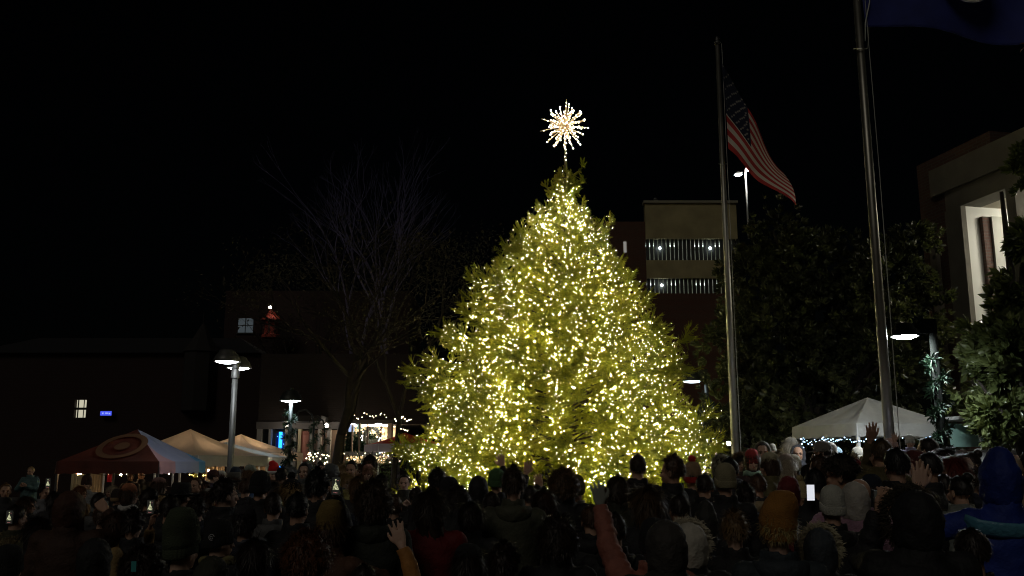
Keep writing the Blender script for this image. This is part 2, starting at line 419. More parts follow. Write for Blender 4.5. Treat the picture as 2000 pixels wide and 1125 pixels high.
# ---------------------------------------------------------------- flagpoles
Y1 = 18.8; zt = at(1400, 88, Y1).z
fp = pole('flagpole', 1437, Y1, 'thin steel flagpole carrying the striped flag, between tree and canopy', 'flagpole', zt, .085, .045, METAL, 'flagpoles')
b = MB(); b.lathe([(.05, zt), (.075, zt + .02), (.075, zt + .07), (.03, zt + .1), (.05, zt + .14), (.02, zt + .2), (0, zt + .2)], n=12); b.build('truck', GREYM, fp, True)
b = MB(); b.tube([(.11, -.02, 1.3), (.10, -.03, 4), (.09, -.03, zt + .02)], .006, 4); b.build('halyard', mat('rope', (.5, .5, .45), .8), fp)
b = MB()
pz = at(1410, 320, Y1).z; b.tube([(.085 * math.cos(a), .085 * math.sin(a), pz + .04 * math.sin(a)) for a in [i * .7 for i in range(10)]], .008, 4); b.build('halyard_ring', METAL, fp)
Y2 = 13.4; zt2 = at(1664, -200, Y2).z
fp2 = pole('flagpole', 1741, Y2, 'thick steel flagpole rising in front of the white canopy', 'flagpole', zt2, .080, .052, METAL, 'flagpoles')
b = MB(); b.ell((0, 0, zt2 + .06), .07, 12, 8); b.build('truck', METAL, fp2, True)
b = MB(); b.tube([(.12, -.05, 1.2), (.13, -.05, 6), (.1, -.05, zt2)], .006, 4); b.build('halyard', MATS['rope'], fp2)
pz = at(1690, 95, Y2).z
b = MB(); b.tube([(.10 * math.cos(a), .10 * math.sin(a), pz + .05 * math.sin(a)) for a in [i * .65 for i in range(10)]] + [(.14, 0, pz + .16), (.15, -.03, pz + .4)], .009, 5); b.build('halyard_ring', METAL, fp2)
# ---------------------------------------------------------------- flags : grid u along the fly, v down the hoist
def cloth(name, corners, nu, nv, wave, m, labels, thick=.006, mi=None):
    """corners: hoist top, hoist bottom, fly top, fly bottom"""
    A, B, C, D_ = [Vector(c) for c in corners]; V = []
    for i in range(nu + 1):
        for j in range(nv + 1):
            u = i / nu; v_ = j / nv; p = (A * (1 - v_) + B * v_) * (1 - u) + (C * (1 - v_) + D_ * v_) * u
            V.append(p + wave(u, v_))
    o0 = V[0].copy(); V = [p - o0 for p in V]
    Fc = []; MI = []
    for i in range(nu):
        for j in range(nv):
            a = i * (nv + 1) + j; Fc.append((a, a + nv + 1, a + nv + 2, a + 1)); MI.append(mi(i / nu, (j + .5) / nv) if mi else 0)
    me = npmesh(name, V, Fc, mi=MI, smooth=True); o = link(name, me, m); o.location = o0
    sm = o.modifiers.new('solid', 'SOLIDIFY'); sm.thickness = thick
    tag(o, *labels); return o
FR = mat('flag_red', (.50, .035, .03), .8, bump=(200, .1)); FW = mat('flag_white', (.75, .68, .56), .8, bump=(200, .1)); FB = mat('flag_blue', (.008, .012, .035), .8)
nu, nv = 57, 52
def usmi(u, v):
    if u < .4 and v < 7 / 13 + .05: return 2
    return 0 if int(v * 13) % 2 == 0 else 1
def wv(u, v): return Vector((.05 * math.sin(u * 7 + v * 2), .16 * math.sin(u * 9 + v * 3) * u ** .5, .03 * math.sin(u * 11 + 1) - .22 * u * (1 - u) * (1 - v)))
Yf = Y1 - .05
flag = cloth('striped_flag', [at(1409, 125, Yf), at(1418, 292, Yf), at(1529, 335, Yf + .5), at(1550, 402, Yf + .35)], nu, nv, wv, [FR, FW, FB],
             ('red and white striped flag with starred blue canton hanging limply', 'flag'), mi=usmi)
# bilinear surface would pinch; bulge the lower edge like the drooping cloth
me = flag.data; cs = np.empty(len(me.vertices) * 3, np.float32); me.vertices.foreach_get('co', cs); cs = cs.reshape(-1, 3)
for i in range(nu + 1):
    for j in range(nv + 1):
        u = i / nu; v_ = j / nv; k = i * (nv + 1) + j
        cs[k, 2] -= .07 * v_ * math.sin(math.pi * u) - .05 * math.sin(math.pi * u) * (1 - v_)
        cs[k, 0] += .10 * v_ * math.sin(math.pi * u) * .5
me.vertices.foreach_set('co', cs.ravel()); me.update()
def gridp(u, v):
    i = min(nu - 1, int(u * nu)); j = min(nv - 1, int(v * nv)); k = i * (nv + 1) + j; return Vector(cs[k]), Vector(cs[k + nv + 1]) - Vector(cs[k]), Vector(cs[k + 1]) - Vector(cs[k])
for r_ in range(9):
    for c_ in range(6 if r_ % 2 == 0 else 5):
        u = .4 * (c_ + (.5 if r_ % 2 == 0 else 1)) / 6; v = (7 / 13 + .04) * (r_ + .5) / 9
        p, du, dv = gridp(u, v); n = du.cross(dv).normalized(); du.normalize(); dv = n.cross(du)
        st = MB()
        for sgn in (-1, 1):
            q = [p + n * .008 * sgn + (du * math.cos(a) + dv * math.sin(a)) * (.035 if k % 2 == 0 else .015) for k, a in enumerate([i * math.pi / 5 for i in range(10)])]
            st.add(q, [tuple(range(10))])
        st.build('star', mat('flag_star', (.30, .28, .24), .8), flag)
# state flag, blue with a white round seal; mostly above the frame
Yv = Y2 - .05
def wv2(u, v): return Vector((-.10 * math.sin(v * 3.0) * (1 - u) if u < .3 else 0, .12 * math.sin(u * 8 + v * 2) * u ** .5, .05 * math.sin(u * 6)))
BLUE = mat('state_flag_blue', (.026, .038, .21), .75, bump=(120, .15), noise=(3, .15))
p0 = at(1693, 52, Yv); p1 = at(2030, 84, Yv + .3); H = 1.85
sf = cloth('state_flag', [p0 + Vector((.16, 0, H)), p0, p1 + Vector((.12, 0, H * .93)), p1], 48, 40, wv2, BLUE, ('dark blue flag with a pale round seal at the top right corner', 'flag'))
sc0 = at(1888, 12, Yv + .06) - sf.location; rs = .42
cen = sc0 + Vector((0, -.18, rs * .97)); b = MB()
b.tube([cen + Vector((rs * 1.0 * math.cos(a), .0, rs * math.sin(a))) for a in [i * 2 * math.pi / 40 for i in range(41)]], .022, 6, False)
b.build('seal_border', mat('seal_white', (.8, .82, .72), .8), sf, True)
def sealx(n, b, tc):
    t = n.nodes.new('ShaderNodeTexVoronoi'); t.inputs['Scale'].default_value = 22; n.links.new(tc.outputs['Object'], t.inputs['Vector'])
    r = n.nodes.new('ShaderNodeValToRGB'); r.color_ramp.elements[0].color = (.2, .2, .14, 1); r.color_ramp.elements[1].color = (.75, .75, .6, 1); r.color_ramp.elements[1].position = .6
    n.links.new(t.outputs['Distance'], r.inputs[0]); n.links.new(r.outputs[0], b.inputs['Base Color'])
b = MB(); b.add([cen + Vector((rs * .97 * math.cos(a), .004, rs * .97 * math.sin(a))) for a in [i * 2 * math.pi / 40 for i in range(40)]], [tuple(range(40))])
b.build('seal', mat('seal_face', (.25, .25, .2), .8, extra=sealx), sf)
b = MB(); hp = p0 - sf.location
b.tube([hp + Vector((.19, -.02, H)), hp + Vector((.10, -.03, H * .6)), hp + Vector((.06, -.03, .4)), hp + Vector((-.03, -.03, .05)), hp + Vector((-.05, -.02, -.25))], .010, 5); b.build('heading', MATS['seal_white'], sf, True)
# ---------------------------------------------------------------- street lamps
def lamphead(e, c, r, side=0, rot=0, L=60, col=(.86, .93, 1), arm=None, mname='lamp_face', body=GREYM):
    """a shallow mushroom shade with a glowing disc underneath"""
    x, y, z = c
    b = MB(); b.lathe([(r * .10, z + r * .98), (r * .42, z + r * .96), (r * .62, z + r * .86), (r * .66, z + r * .70), (r * .86, z + r * .50), (r * 1.02, z + r * .18), (r * 1.04, z), (r * .96, z - .005), (r * .95, z + r * .14)], c=(x, y, 0), n=28); h = b.build('lamp_shade', body, e, True)
    b = MB(); N_ = 28; b.lathe([(r * .94, z + .035), (r * .8, z - .01), (r * .45, z - .035), (.001, z - .045)], c=(x, y, 0), n=N_); b.build('lens', emis(mname, col, L), e, True)
    if arm:
        b = MB(); b.tube(arm, .028, 8); b.build('arm', body, e, True)
Yl = 20.0; p = on_ground(450, Yl); zl = at(443, 707, Yl - .5).z
lamp = empty('street_lamp', p, 'grey twin headed street lamp beside the market tents', 'street lamp', 'street lamps')
b = MB(); b.tube([(0, 0, 0), (0, 0, 1.2), (0, 0, zl - .12)], [.075, .07, .062], 16); b.build('pole', GREYM, lamp, True)
b = MB(); b.lathe([(.085, zl - .30), (.085, zl - .14), (.07, zl - .12), (.085, zl - .1), (.085, zl + .02), (.05, zl + .06), (.05, zl + .14)], n=16); b.build('collar', GREYM, lamp, True)
x1 = at(443, 707, Yl - .55).x - p.x; x2 = at(466, 720, Yl + .6).x - p.x
lamphead(lamp, (x1, -.55, zl), .27, L=26, col=(.90, .96, 1), arm=[(0, 0, zl + .1), (x1 * .6, -.25, zl + .24), (x1, -.5, zl + .24)])
lamphead(lamp, (x2, .6, zl - .02), .27, L=26, col=(.90, .96, 1), arm=[(0, 0, zl + .1), (x2 * .6, .3, zl + .24), (x2, .5, zl + .24)])
# garlanded lamp further left-back
GARL = mat('garland', (.02, .05, .025), .6, noise=(9, .4))
def garland(name, parent, pts, r, n, m=GARL, seed=1):
    """fir garland: tufts of short needles along a polyline"""
    rr = np.random.default_rng(seed); pts = np.array([tuple(p) for p in pts]); L = np.r_[0, np.cumsum(np.linalg.norm(np.diff(pts, axis=0), axis=1))]
    t = rr.uniform(0, L[-1], n); Pp = np.stack([np.interp(t, L, pts[:, k]) for k in range(3)], 1)
    d = rr.normal(size=(n, 3)); d /= np.linalg.norm(d, axis=1, keepdims=True)
    v = np.array([(0, -.06, 0), (0, .06, 0), (.75, .04, .1), (1, 0, -.1), (.75, -.05, .05)]); f = np.array([(0, 1, 2), (0, 2, 3), (0, 3, 4)])
    V, Fc = scatter(v * 1.0, f, Pp, frames(d), r * rr.uniform(.6, 1.2, n))
    return link(name, npmesh(name, V, Fc), m, parent)
def garland_lamp(px, py, Y, r, label, L, arm_dx, seed, wob=.12, col=(.75, .88, 1), dark=DARKM, gtop=.35, n=900):
    hd = at(px, py, Y); zh = hd.z; p = Vector((hd.x + arm_dx, Y + .05, 0)); e = empty('street_lamp', p, label, 'street lamp', 'street lamps')
    b = MB(); b.tube([(0, 0, 0), (0, 0, zh + r * 1.2)], [.075, .06], 12); b.build('pole', dark, e, True)
    lamphead(e, (-arm_dx, -.05, zh), r, L=L, col=col, body=dark, mname='lamp_face_%d' % int(L))
    if abs(arm_dx) > .1:
        b = MB(); b.box((-arm_dx * .22, 0, zh + r * .75), (abs(arm_dx) * .62, .12, .22)); b.prism([(-arm_dx * .62, zh + r * .6), (-arm_dx * .62, zh + r * .9), (-arm_dx * .3, zh + r * .98), (-arm_dx * .3, zh + r * .45)], -.05, .05); b.build('arm', dark, e)
    go = tag(empty('garland', (p.x, p.y, 0), label.split(' lamp')[0].strip() and 'evergreen garland spiralling round the %s' % label, 'garland'), group='garlands')
    z0 = .3; z1 = zh - gtop; N = 60
    garland('foliage', go, [(wob * math.cos(i * .8), wob * math.sin(i * .8), z0 + (z1 - z0) * i / N) for i in range(N + 1)], .15, n, seed=seed)
    return e, go
garland_lamp(568, 783, 30, .36, 'dark lamp post with lit disc left of the shop doors', 40, 0, 3, wob=.16, n=1500)
garland_lamp(1767, 657, 14.3, .217, 'black arm lamp beside the thick flagpole', 420, .47, 5, wob=.09, col=(.9, .96, 1), n=1600, dark=mat('black_paint', (.004, .005, .004), .9, spec=.08))
garland_lamp(1352, 745, 27, .30, 'far lamp half hidden by the right edge of the tree', 8, .42, 8, wob=.16, n=1200)
# lamps behind, on hooked arms, near the shops
for k, (px, py, Y, lab) in enumerate([(610, 810, 33, 'hooked post with a garland in front of the brown shop door'), (632, 822, 36, 'smaller hooked post with a garland nearest the big tree trunk')]):
    p = on_ground(px, Y); e = empty('garland_post', p, lab, 'post', 'hooked garland posts'); zh = at(px, py, Y).z
    b = MB(); b.tube([(0, 0, 0), (0, 0, zh - .3), (-.08, 0, zh), (-.3, 0, zh + .18), (-.55, 0, zh + .12), (-.62, 0, zh - .05)], .035, 6); b.build('post', DARKM, e, True)
    garland('garland', e, [(.12 * math.cos(i * .8), .12 * math.sin(i * .8), .3 + (zh - .5) * i / 40) for i in range(41)], .14, 800, seed=20 + k)
    blobs('bulb', [tuple(Vector((rn.uniform(-.22, .22), -.15 + rn.uniform(-.08, .08), rn.uniform(1.0, zh * .62)))) for _ in range(26)], .026, emis('warm_bulb', (1, .8, .5), 9), e)['kind'] = 'stuff'
# ---------------------------------------------------------------- parking garage
Yg = 60.0
def P_(px, py, Y=Yg): return at(px, py, Y)
gx0, gx1 = P_(1265, 600).x, P_(1447, 600).x; ztop = P_(1350, 397).z
gar = empty('parking_garage', (gx0, Yg, 0), 'concrete parking garage with lit vertical slat openings behind the tree', 'parking garage')
CONC = mat('garage_concrete', (.42, .36, .19), .9, noise=(.8, .15), bump=(5, .2)); DBRICK = brick('dark_brick', (.10, .04, .02), (.12, .045, .025), (.09, .07, .05))
def lx(px): return P_(px, 600).x - gx0
def wz(py): return P_(1350, py).z
W = gx1 - gx0
zA, zB, zC, zD = wz(466), wz(508), wz(543), wz(573)
for nm, a, c, mm in (('parapet_panel', ztop, zA, CONC), ('spandrel_panel', zB, zC, CONC), ('lower_wall', zD, 0, DBRICK)):
    b = MB(); b.box((W / 2, .3, (a + c) / 2), (W, .6, abs(a - c))); b.build(nm, mm, gar)
b = MB(); b.box((W / 2, .25, ztop + .08), (W + .2, .8, .16)); b.build('coping', mat('coping_stone', (.34, .32, .24), .9), gar)
for a, c in ((zB, zA), (zD, zC)):
    b = MB(); b.add([(0, 3.2, a), (W, 3.2, a), (W, 3.2, c), (0, 3.2, c)], [(0, 1, 2, 3)]); b.add([(0, .6, a - .02), (W, .6, a - .02), (W, 3.2, a - .02), (0, 3.2, a - .02)], [(0, 1, 2, 3)]); b.add([(0, .6, c + .02), (W, .6, c + .02), (W, 3.2, c + .02), (0, 3.2, c + .02)], [(0, 1, 2, 3)])
    b.build('inner_wall', mat('garage_inside', (.75, .75, .66), .9), gar)
    n = 22; b = MB()
    for x_ in (.4, 2.0, 3.9, 5.3): b.box((x_, 1.6, c - .12), (.7, .2, .08))
    b.build('ceiling_tube', emis('garage_tube', (.85, .97, .9), 3.2), gar)
    for i in range(n + 1):
        b = MB(); b.box((W * (i + .35) / n * .985 + .05, .28, (a + c) / 2), (.20, .16, c - a - .004)); b.build('slat', mat('slat_dark', (.05, .05, .045), .8), gar)
for px, py in ((1287, 487), (1385, 487), (1291, 559)):
    q = P_(px, py, Yg + .45); b = MB(); b.ell((q.x - gx0, .10, q.z), (.085, .06, .085), 12, 8); b.build('ceiling_lamp', emis('garage_lamp', (.8, .94, 1), 22), gar, True)
b = MB(); b.box((-2.4, 1.6, (wz(432)) / 2), (4.8, 3, wz(432))); wg = b.build('stair_tower', DBRICK, gar)
b = MB(); q = P_(1221, 482, Yg); b.box((q.x - gx0, .08, q.z), (.2, .04, .75)); b.build('window', emis('slit_window', (.9, .85, .75), .25), gar)
b = MB(); q = P_(1285, 386, Yg); b.tube([(q.x - gx0, .5, ztop), (q.x - gx0, .5, q.z)], .04, 5); b.ell((q.x - gx0 - .1, .5, q.z), .15, 8, 6); b.build('rooftop_antenna', GREYM, gar)
# roof lamp above the garage
Yr = 66; p = P_(1459, 397, Yr); z1 = P_(1457, 333, Yr).z
e = empty('parking_lamp', (p.x, Yr, ztop - 1), 'tall twin parking lamp glowing above the garage roof beside the flag', 'parking lamp')
b = MB(); b.tube([(0, 0, 0), (0, 0, z1 - ztop + 1)], .07, 8); b.build('pole', WHITE, e, True)
b = MB(); b.box((.12, -.5, z1 - ztop + 1.05), (.5, .7, .1)); b.build('lamp_head', GREYM, e); b = MB(); b.box((-.45, .4, z1 - ztop + .86), (.5, .7, .1)); b.build('lamp_head', GREYM, e)
b = MB(); b.ell((.15, -.5, z1 - ztop + .96), (.24, .3, .15), 12, 8); b.build('lens', emis('roof_lamp', (1, .97, .9), 120), e, True)
b = MB(); b.ell((-.45, .4, z1 - ztop + .79), (.3, .3, .06), 12, 8); b.build('lens', emis('roof_lamp2', (.85, .95, 1), 14), e, True)
# ---------------------------------------------------------------- brick building at right
u_ = Vector((-.2135, .977, 0)).normalized(); nrm = Vector((u_.y * -1, u_.x, 0)).normalized()   # faces the camera side
if nrm.x > 0: nrm = -nrm
P0 = at(1930, 600, 20.0); P0.z = 0
def onwall(px, py, off=0.0):
    a = (px - 1000) / F; b_ = (562.5 - py) / F; d = Vector((a, _c - b_ * _s, _s + b_ * _c)); o = Vector((0, 0, CAM_Z))
    pl = P0 + nrm * off; t = (pl - o).dot(nrm) / d.dot(nrm); q = o + d * t; return (q - P0).dot(u_), q.z
rb = empty('brick_building', P0, 'brick civic building with brightly lit tall window openings at the right', 'building')
BR = brick('red_brick', (.06, .027, .018), (.08, .035, .022), (.07, .06, .05)); STONE = mat('pale_stone', (.13, .12, .095), .85, noise=(2, .12), bump=(8, .2))
def wbox(nm, s0, s1, z0, z1, o0, o1, m, parent=rb):
    """box in wall coordinates: s along, o out of the wall (towards camera side)"""
    b = MB(); vs = []
    for s_ in (s0, s1):
        for o_ in (o0, o1):
            for z_ in (z0, z1): vs.append(u_ * s_ + nrm * o_ + Vector((0, 0, z_)))
    b.add(vs, [(0, 1, 3, 2), (4, 6, 7, 5), (0, 4, 5, 1), (2, 3, 7, 6), (0, 2, 6, 4), (1, 5, 7, 3)]); return b.build(nm, m, parent)
sL, zr = onwall(1790, 328); sC, zr2 = onwall(1932, 252); zr = (zr + zr2) / 2
sJ, zJ = onwall(1880, 408); sP, zP = onwall(1966, 362); zH = (zJ + zP) / 2          # opening head
sP2, _ = onwall(1986, 380); sE = -12
zsill = 3.2; sEnd = sL; zb0 = zH + .35
sTex0, _ = onwall(1832, 600); 
wbox('parapet', sC, sEnd, zb0 + .75, zr, -4, 0, BR)
wbox('wall', sJ + .55, sEnd, 0, zb0 + .75, -4, -.003, BR)
zb0 = zH + .35
wbox('stone_band', sE, sJ + .9, zb0 + .1, zb0 + .75, -4, .12, STONE)
wbox('upper_wall', sE, sC - .01, zb0 + .75, zr - .5, -4, -.3, BR)
wbox('lintel', sE, sJ + .5, zH, zb0 + .1, -.5, .05, STONE)
wbox('jamb', sJ, sJ + .55, zsill, zH, -.08, .05, STONE); wbox('reveal', sJ + .003, sJ + .55, zsill, zH, -.30, -.08, mat('lit_plaster', (.72, .72, .66), .8, bump=(3, .1)))
wbox('pier', sP2, sP, zsill, zH, -.6, .05, STONE)
wbox('wall_below', sE, sJ + .55, 0, zsill, -.6, .04, BR)
wbox('portico_back', sE, sJ + .56, zsill, zH, -3.2, -3.0, mat('lit_plaster', (.72, .72, .66), .8, bump=(3, .1)))
wbox('portico_end', sJ + .02, sJ + .06, zsill, zH, -3.0, -.3, MATS['lit_plaster'])
wbox('portico_ceiling', sE, sJ + .55, zH, zH + .1, -3.2, -.501, mat('soffit', (.62, .58, .48), .8))
wbox('brick_column', sJ - .10, sJ + .01, zsill, zH - .25, -.62, -.42, BR)
wbox('inner_pier', sJ - .16, sJ + .01, zsill, zH - .25, -1.0, -.62, mat('pier_plaster', (.45, .45, .40), .8))
for s_ in (sJ - 1.1, sJ - 2.6, sJ - 5.2):
    b = MB(); b.lathe([(.22, 0), (.2, -.08), (.001, -.1)], c=tuple(u_ * s_ + nrm * -1.7 + Vector((0, 0, zH - .02))), n=14); b.build('ceiling_light', emis('portico_light', (1, .94, .80), 105), rb)
# textured breeze-block strip
def breeze(n, b, tc):
    t = n.nodes.new('ShaderNodeTexVoronoi'); t.inputs['Scale'].default_value = 5; n.links.new(tc.outputs['Object'], t.inputs['Vector'])
    r = n.nodes.new('ShaderNodeValToRGB'); r.color_ramp.elements[0].color = (.04, .035, .03, 1); r.color_ramp.elements[0].position = .2; r.color_ramp.elements[1].color = (.22, .20, .16, 1); r.color_ramp.elements[1].position = .4
    n.links.new(t.outputs['Distance'], r.inputs[0]); n.links.new(r.outputs[0], b.inputs['Base Color'])
_, zbt = onwall(1845, 465)
wbox('breeze_block_panel', sJ + .9, sTex0, 1.0, zbt, .0, .10, mat('breeze_block', (.2, .18, .15), .9, extra=breeze))
# ---------------------------------------------------------------- buildings at left
Yb = 48.0
def Lx(px, Y=Yb): return at(px, 700, Y).x
def Lz(py, Y=Yb): return at(300, py, Y).z
x0, x1 = Lx(-60), Lx(510)
ch = empty('church_building', ((x0 + x1) / 2, Yb, 0), 'dim dark brick building with small turret behind the market tents', 'building'); w2 = (x1 - x0) / 2
MAR = brick('maroon_brick', (.020, .006, .005), (.026, .008, .006), (.018, .012, .01))
hh = Lz(690)
wx = Lx(165) - ch.location.x; wzz = Lz(798); ww, wh = .62, .92
b = MB()
for bx0, bx1, bz0, bz1 in ((-w2, wx - ww / 2, 0, hh), (wx + ww / 2, w2, 0, hh), (wx - ww / 2, wx + ww / 2, 0, wzz - wh / 2), (wx - ww / 2, wx + ww / 2, wzz + wh / 2, hh)):
    b.box(((bx0 + bx1) / 2, 3, (bz0 + bz1) / 2), (bx1 - bx0, 6, bz1 - bz0))
b.build('wall', MAR, ch)
b = MB(); b.add([(-w2, -.3, hh), (w2, -.3, hh), (w2, 6.3, hh), (-w2, 6.3, hh), (-w2 + 2, 3, hh + 1.2), (w2 - 2, 3, hh + 1.2)], [(0, 1, 5, 4), (2, 3, 4, 5), (1, 2, 5), (3, 0, 4), (0, 3, 2, 1)]); b.build('roof', mat('slate', (.015, .015, .018), .8), ch)
wd = MB(); wd.box((wx, .3, wzz), (ww, .05, wh)); wo = wd.build('window', emis('lit_window', (1, .94, .70), .55), ch)
b = MB(); b.box((wx, .12, wzz), (ww, .06, .12)); b.box((wx - .16, .12, wzz), (.05, .05, wh)); b.box((wx + .14, .11, wzz), (.03, .05, wh)); b.build('muntin', DARKM, wo)
tx = Lx(393) - ch.location.x; b = MB(); b.lathe([(.9, hh - 3), (.9, hh), (1.0, hh + .05), (.55, hh + .7), (.22, hh + 1.3), (.03, hh + 1.6), (.03, hh + 2.1), (0, hh + 2.15)], c=(tx, 0, 0), n=8); b.build('turret', mat('turret_lead', (.014, .012, .011), .8), ch)
bs = empty('blue_sign', (Lx(221), Yb - .35, Lz(808)), 'small glowing blue screen sign on the dark left wall', 'sign')
b = MB(); b.box((0, .1, 0), (.62, .12, .28)); b.build('housing', DARKM, bs)
b = MB(); b.box((0, .02, 0), (.56, .05, .22)); b.build('screen', emis('blue_led', (.08, .12, 1), .9), bs)
b = MB(); b.box((.05, -.02, .01), (.14, .03, .05)); b.box((-.14, -.02, 0), (.05, .03, .08)); b.box((.2, -.02, -.01), (.07, .03, .07)); b.build('lettering', emis('led_pale', (.4, .5, 1), 1.0), bs)
# upper building with a red-lit cupola
Yu = 62.0; xu0, xu1 = at(440, 600, Yu).x, at(800, 600, Yu).x; zu = at(500, 560, Yu).z * .98
ub = empty('hall_building', ((xu0 + xu1) / 2, Yu, 0), 'dark hall behind the bare trees with a pale upper window', 'building'); w2 = (xu1 - xu0) / 2
b = MB(); b.box((0, 4, zu / 2), (w2 * 2, 8, zu)); b.build('wall', MAR, ub)
q = at(480, 636, Yu); qx = q.x - ub.location.x
wd = MB(); wd.box((qx, -.03, q.z), (1.0, .05, 1.0)); wo = wd.build('window', emis('pale_window', (.75, .9, 1), .055), ub)
b = MB(); b.box((qx, -.07, q.z), (.05, .04, 1.0)); b.box((qx, -.075, q.z), (1.0, .03, .05)); b.box((qx, -.07, q.z - .53), (1.2, .12, .08)); b.build('frame', DARKM, wo)
q = at(530, 625, Yu - 2); cu = empty('cupola', (q.x, Yu - 2, q.z - 1.2), 'small red cupola glowing under a white spotlight at the left', 'cupola')
REDP = mat('red_timber', (.28, .04, .025), .7, noise=(4, .3))
b = MB(); b.lathe([(.62, 0), (.62, .2), (.52, .25), (.52, 1.1), (.7, 1.15), (.7, 1.25), (.35, 1.5), (.1, 1.9), (0, 2.0)], n=8); b.build('lantern', REDP, cu)
for k in range(8):
    a = R(45 * k); b = MB(); b.box((.5 * math.cos(a), .5 * math.sin(a), .68), (.12, .12, .9), a); b.build('louver', mat('dark_louver', (.06, .02, .015), .8), cu)
b = MB(); b.ell((.15, -1.0, 1.9), .09, 10, 6); so_ = b.build('spotlight', emis('spot_bulb', (1, .9, .75), 60), cu, True)
b = MB(); b.tube([(.15, -1.0, 1.9), (.1, -.5, 1.75), (0, 0, 1.7)], .03, 6); b.build('spotlight_arm', DARKM, cu)
# ---------------------------------------------------------------- shop front
Ys = 38.0
def X(px): return at(px, 850, Ys).x
def Z(py): return at(600, py, Ys).z
xs0, xs1 = X(500), X(830); sh_ = empty('shop_building', (xs0, Ys, 0), 'row of shops with grey pilasters, blue neon and a warm lit window', 'shop building'); Wd = xs1 - xs0
def fx(px): return X(px) - xs0
PIL = mat('grey_pilaster', (.20, .19, .175), .8, noise=(2, .1)); DK = mat('shop_dark', (.045, .04, .035), .8)
GLASSW = mat('shop_glass_dark', (.02, .025, .03), .15)
def sbox(nm, a, c, py0, py1, y0, y1, m, parent=None):
    b = MB(); z0, z1 = Z(py1), Z(py0); z0 = max(z0, 0); b.box(((fx(a) + fx(c)) / 2, (y0 + y1) / 2, (z0 + z1) / 2), (abs(fx(c) - fx(a)), y1 - y0, abs(z1 - z0))); return b.build(nm, m, parent or sh_)
sbox('upper_wall', 500, 830, 690, 828, .2, 6, brick('shop_brick', (.018, .010, .007), (.022, .012, .008), (.018, .014, .012)))
sbox('fascia', 500, 668, 824, 838, -.05, .2, mat('fascia_grey', (.09, .08, .075), .8))
sbox('back_wall', 500, 668, 838, 945, 1.2, 1.4, mat('shop_back', (.22, .16, .12), .8))
for a, c in ((503, 512), (526, 531), (558, 563), (574, 580), (606, 611), (622, 627), (640, 646), (660, 668)):
    sbox('pilaster', a, c, 838, 945, -.12, .2, PIL)
sbox('window', 512, 526, 838, 945, .1, .14, GLASSW); sbox('window', 531, 537, 838, 945, .1, .14, GLASSW)
d_ = sbox('door', 588, 606, 842, 945, .1, .16, mat('brown_door', (.30, .10, .07), .6)); sbox('door_panel', 591, 603, 850, 900, .04, .1, mat('brown_door_panel', (.38, .15, .11), .6), d_)
sbox('door_surround', 582, 588, 838, 945, .0, .2, mat('cream_trim', (.42, .36, .22), .7)); sbox('awning', 565, 640, 815, 826, -1.4, 0.1, DK)
sbox('window', 537, 556, 845, 945, .24, .27, mat('blue_glass', (.01, .03, .15), .3))
nb = MB(); nb.tube([(0, 0, -.75), (0, 0, .75)], .07, 8); no = nb.build('neon_strip', emis('blue_neon', (.02, .28, 1), 3.2), sh_, True, loc=(fx(547), .1, Z(880)))
blobs('bulb', [(fx(546) + rn.uniform(-.3, .3), .12, Z(880) + rn.uniform(-.8, .8)) for _ in range(8)], .02, emis('blue_bulb', (.2, .5, 1), 2), sh_)['kind'] = 'stuff'
for px, py, s in ((560, 832, 45), (638, 831, 45)):
    wl = empty('wall_lamp', at(px, py, Ys - .8), 'white globe lamp at the %s of the shop front' % ('left, over the blue neon' if px < 600 else 'right, close to the tree trunk'), 'lamp', 'globe lamps'); b = MB(); b.ell((0, 0, 0), .085, 12, 8); b.build('globe', emis('globe_lamp', (1, .9, .75), s), wl, True)
    b = MB(); b.tube([(0, 0, .08), (0, .3, .16), (0, .85, .16)], .025, 6); b.build('bracket', DARKM, wl)
# lit display bay
sbox('bay_back', 664, 768, 826, 905, 2.0, 2.1, mat('bay_cream', (.6, .5, .36), .8, noise=(1.3, .3)))
sbox('bay_head', 664, 768, 820, 827, -.1, 2.0, DK); sbox('bay_sill', 664, 768, 882, 890, -.1, 1.0, PIL)
for a in (666, 686, 700, 716, 742): sbox('mullion', a, a + 3, 827, 882, .0, .12, mat('dark_wood', (.12, .08, .05), .7))
sbox('bay_jamb', 757, 765, 826, 905, -.1, .4, mat('tan_jamb', (.45, .36, .26), .8))
sbox('poster', 678, 689, 829, 843, .3, .33, emis('poster_blue', (.5, .65, 1), .8)); sbox('poster', 694, 704, 827, 838, .3, .33, emis('poster_green', (.55, .85, .7), .45))
for a, c in ((678, 691), (733, 744)): sbox('ceiling_light', a, c, 826, 829, -.05, .25, emis('bay_light', (.9, .95, 1), 14))
b = MB(); b.box((fx(715), 1.0, Z(829)), (1.8, .3, .05)); b.build('ceiling_light', emis('bay_light2', (1, .78, .5), 80), sh_)
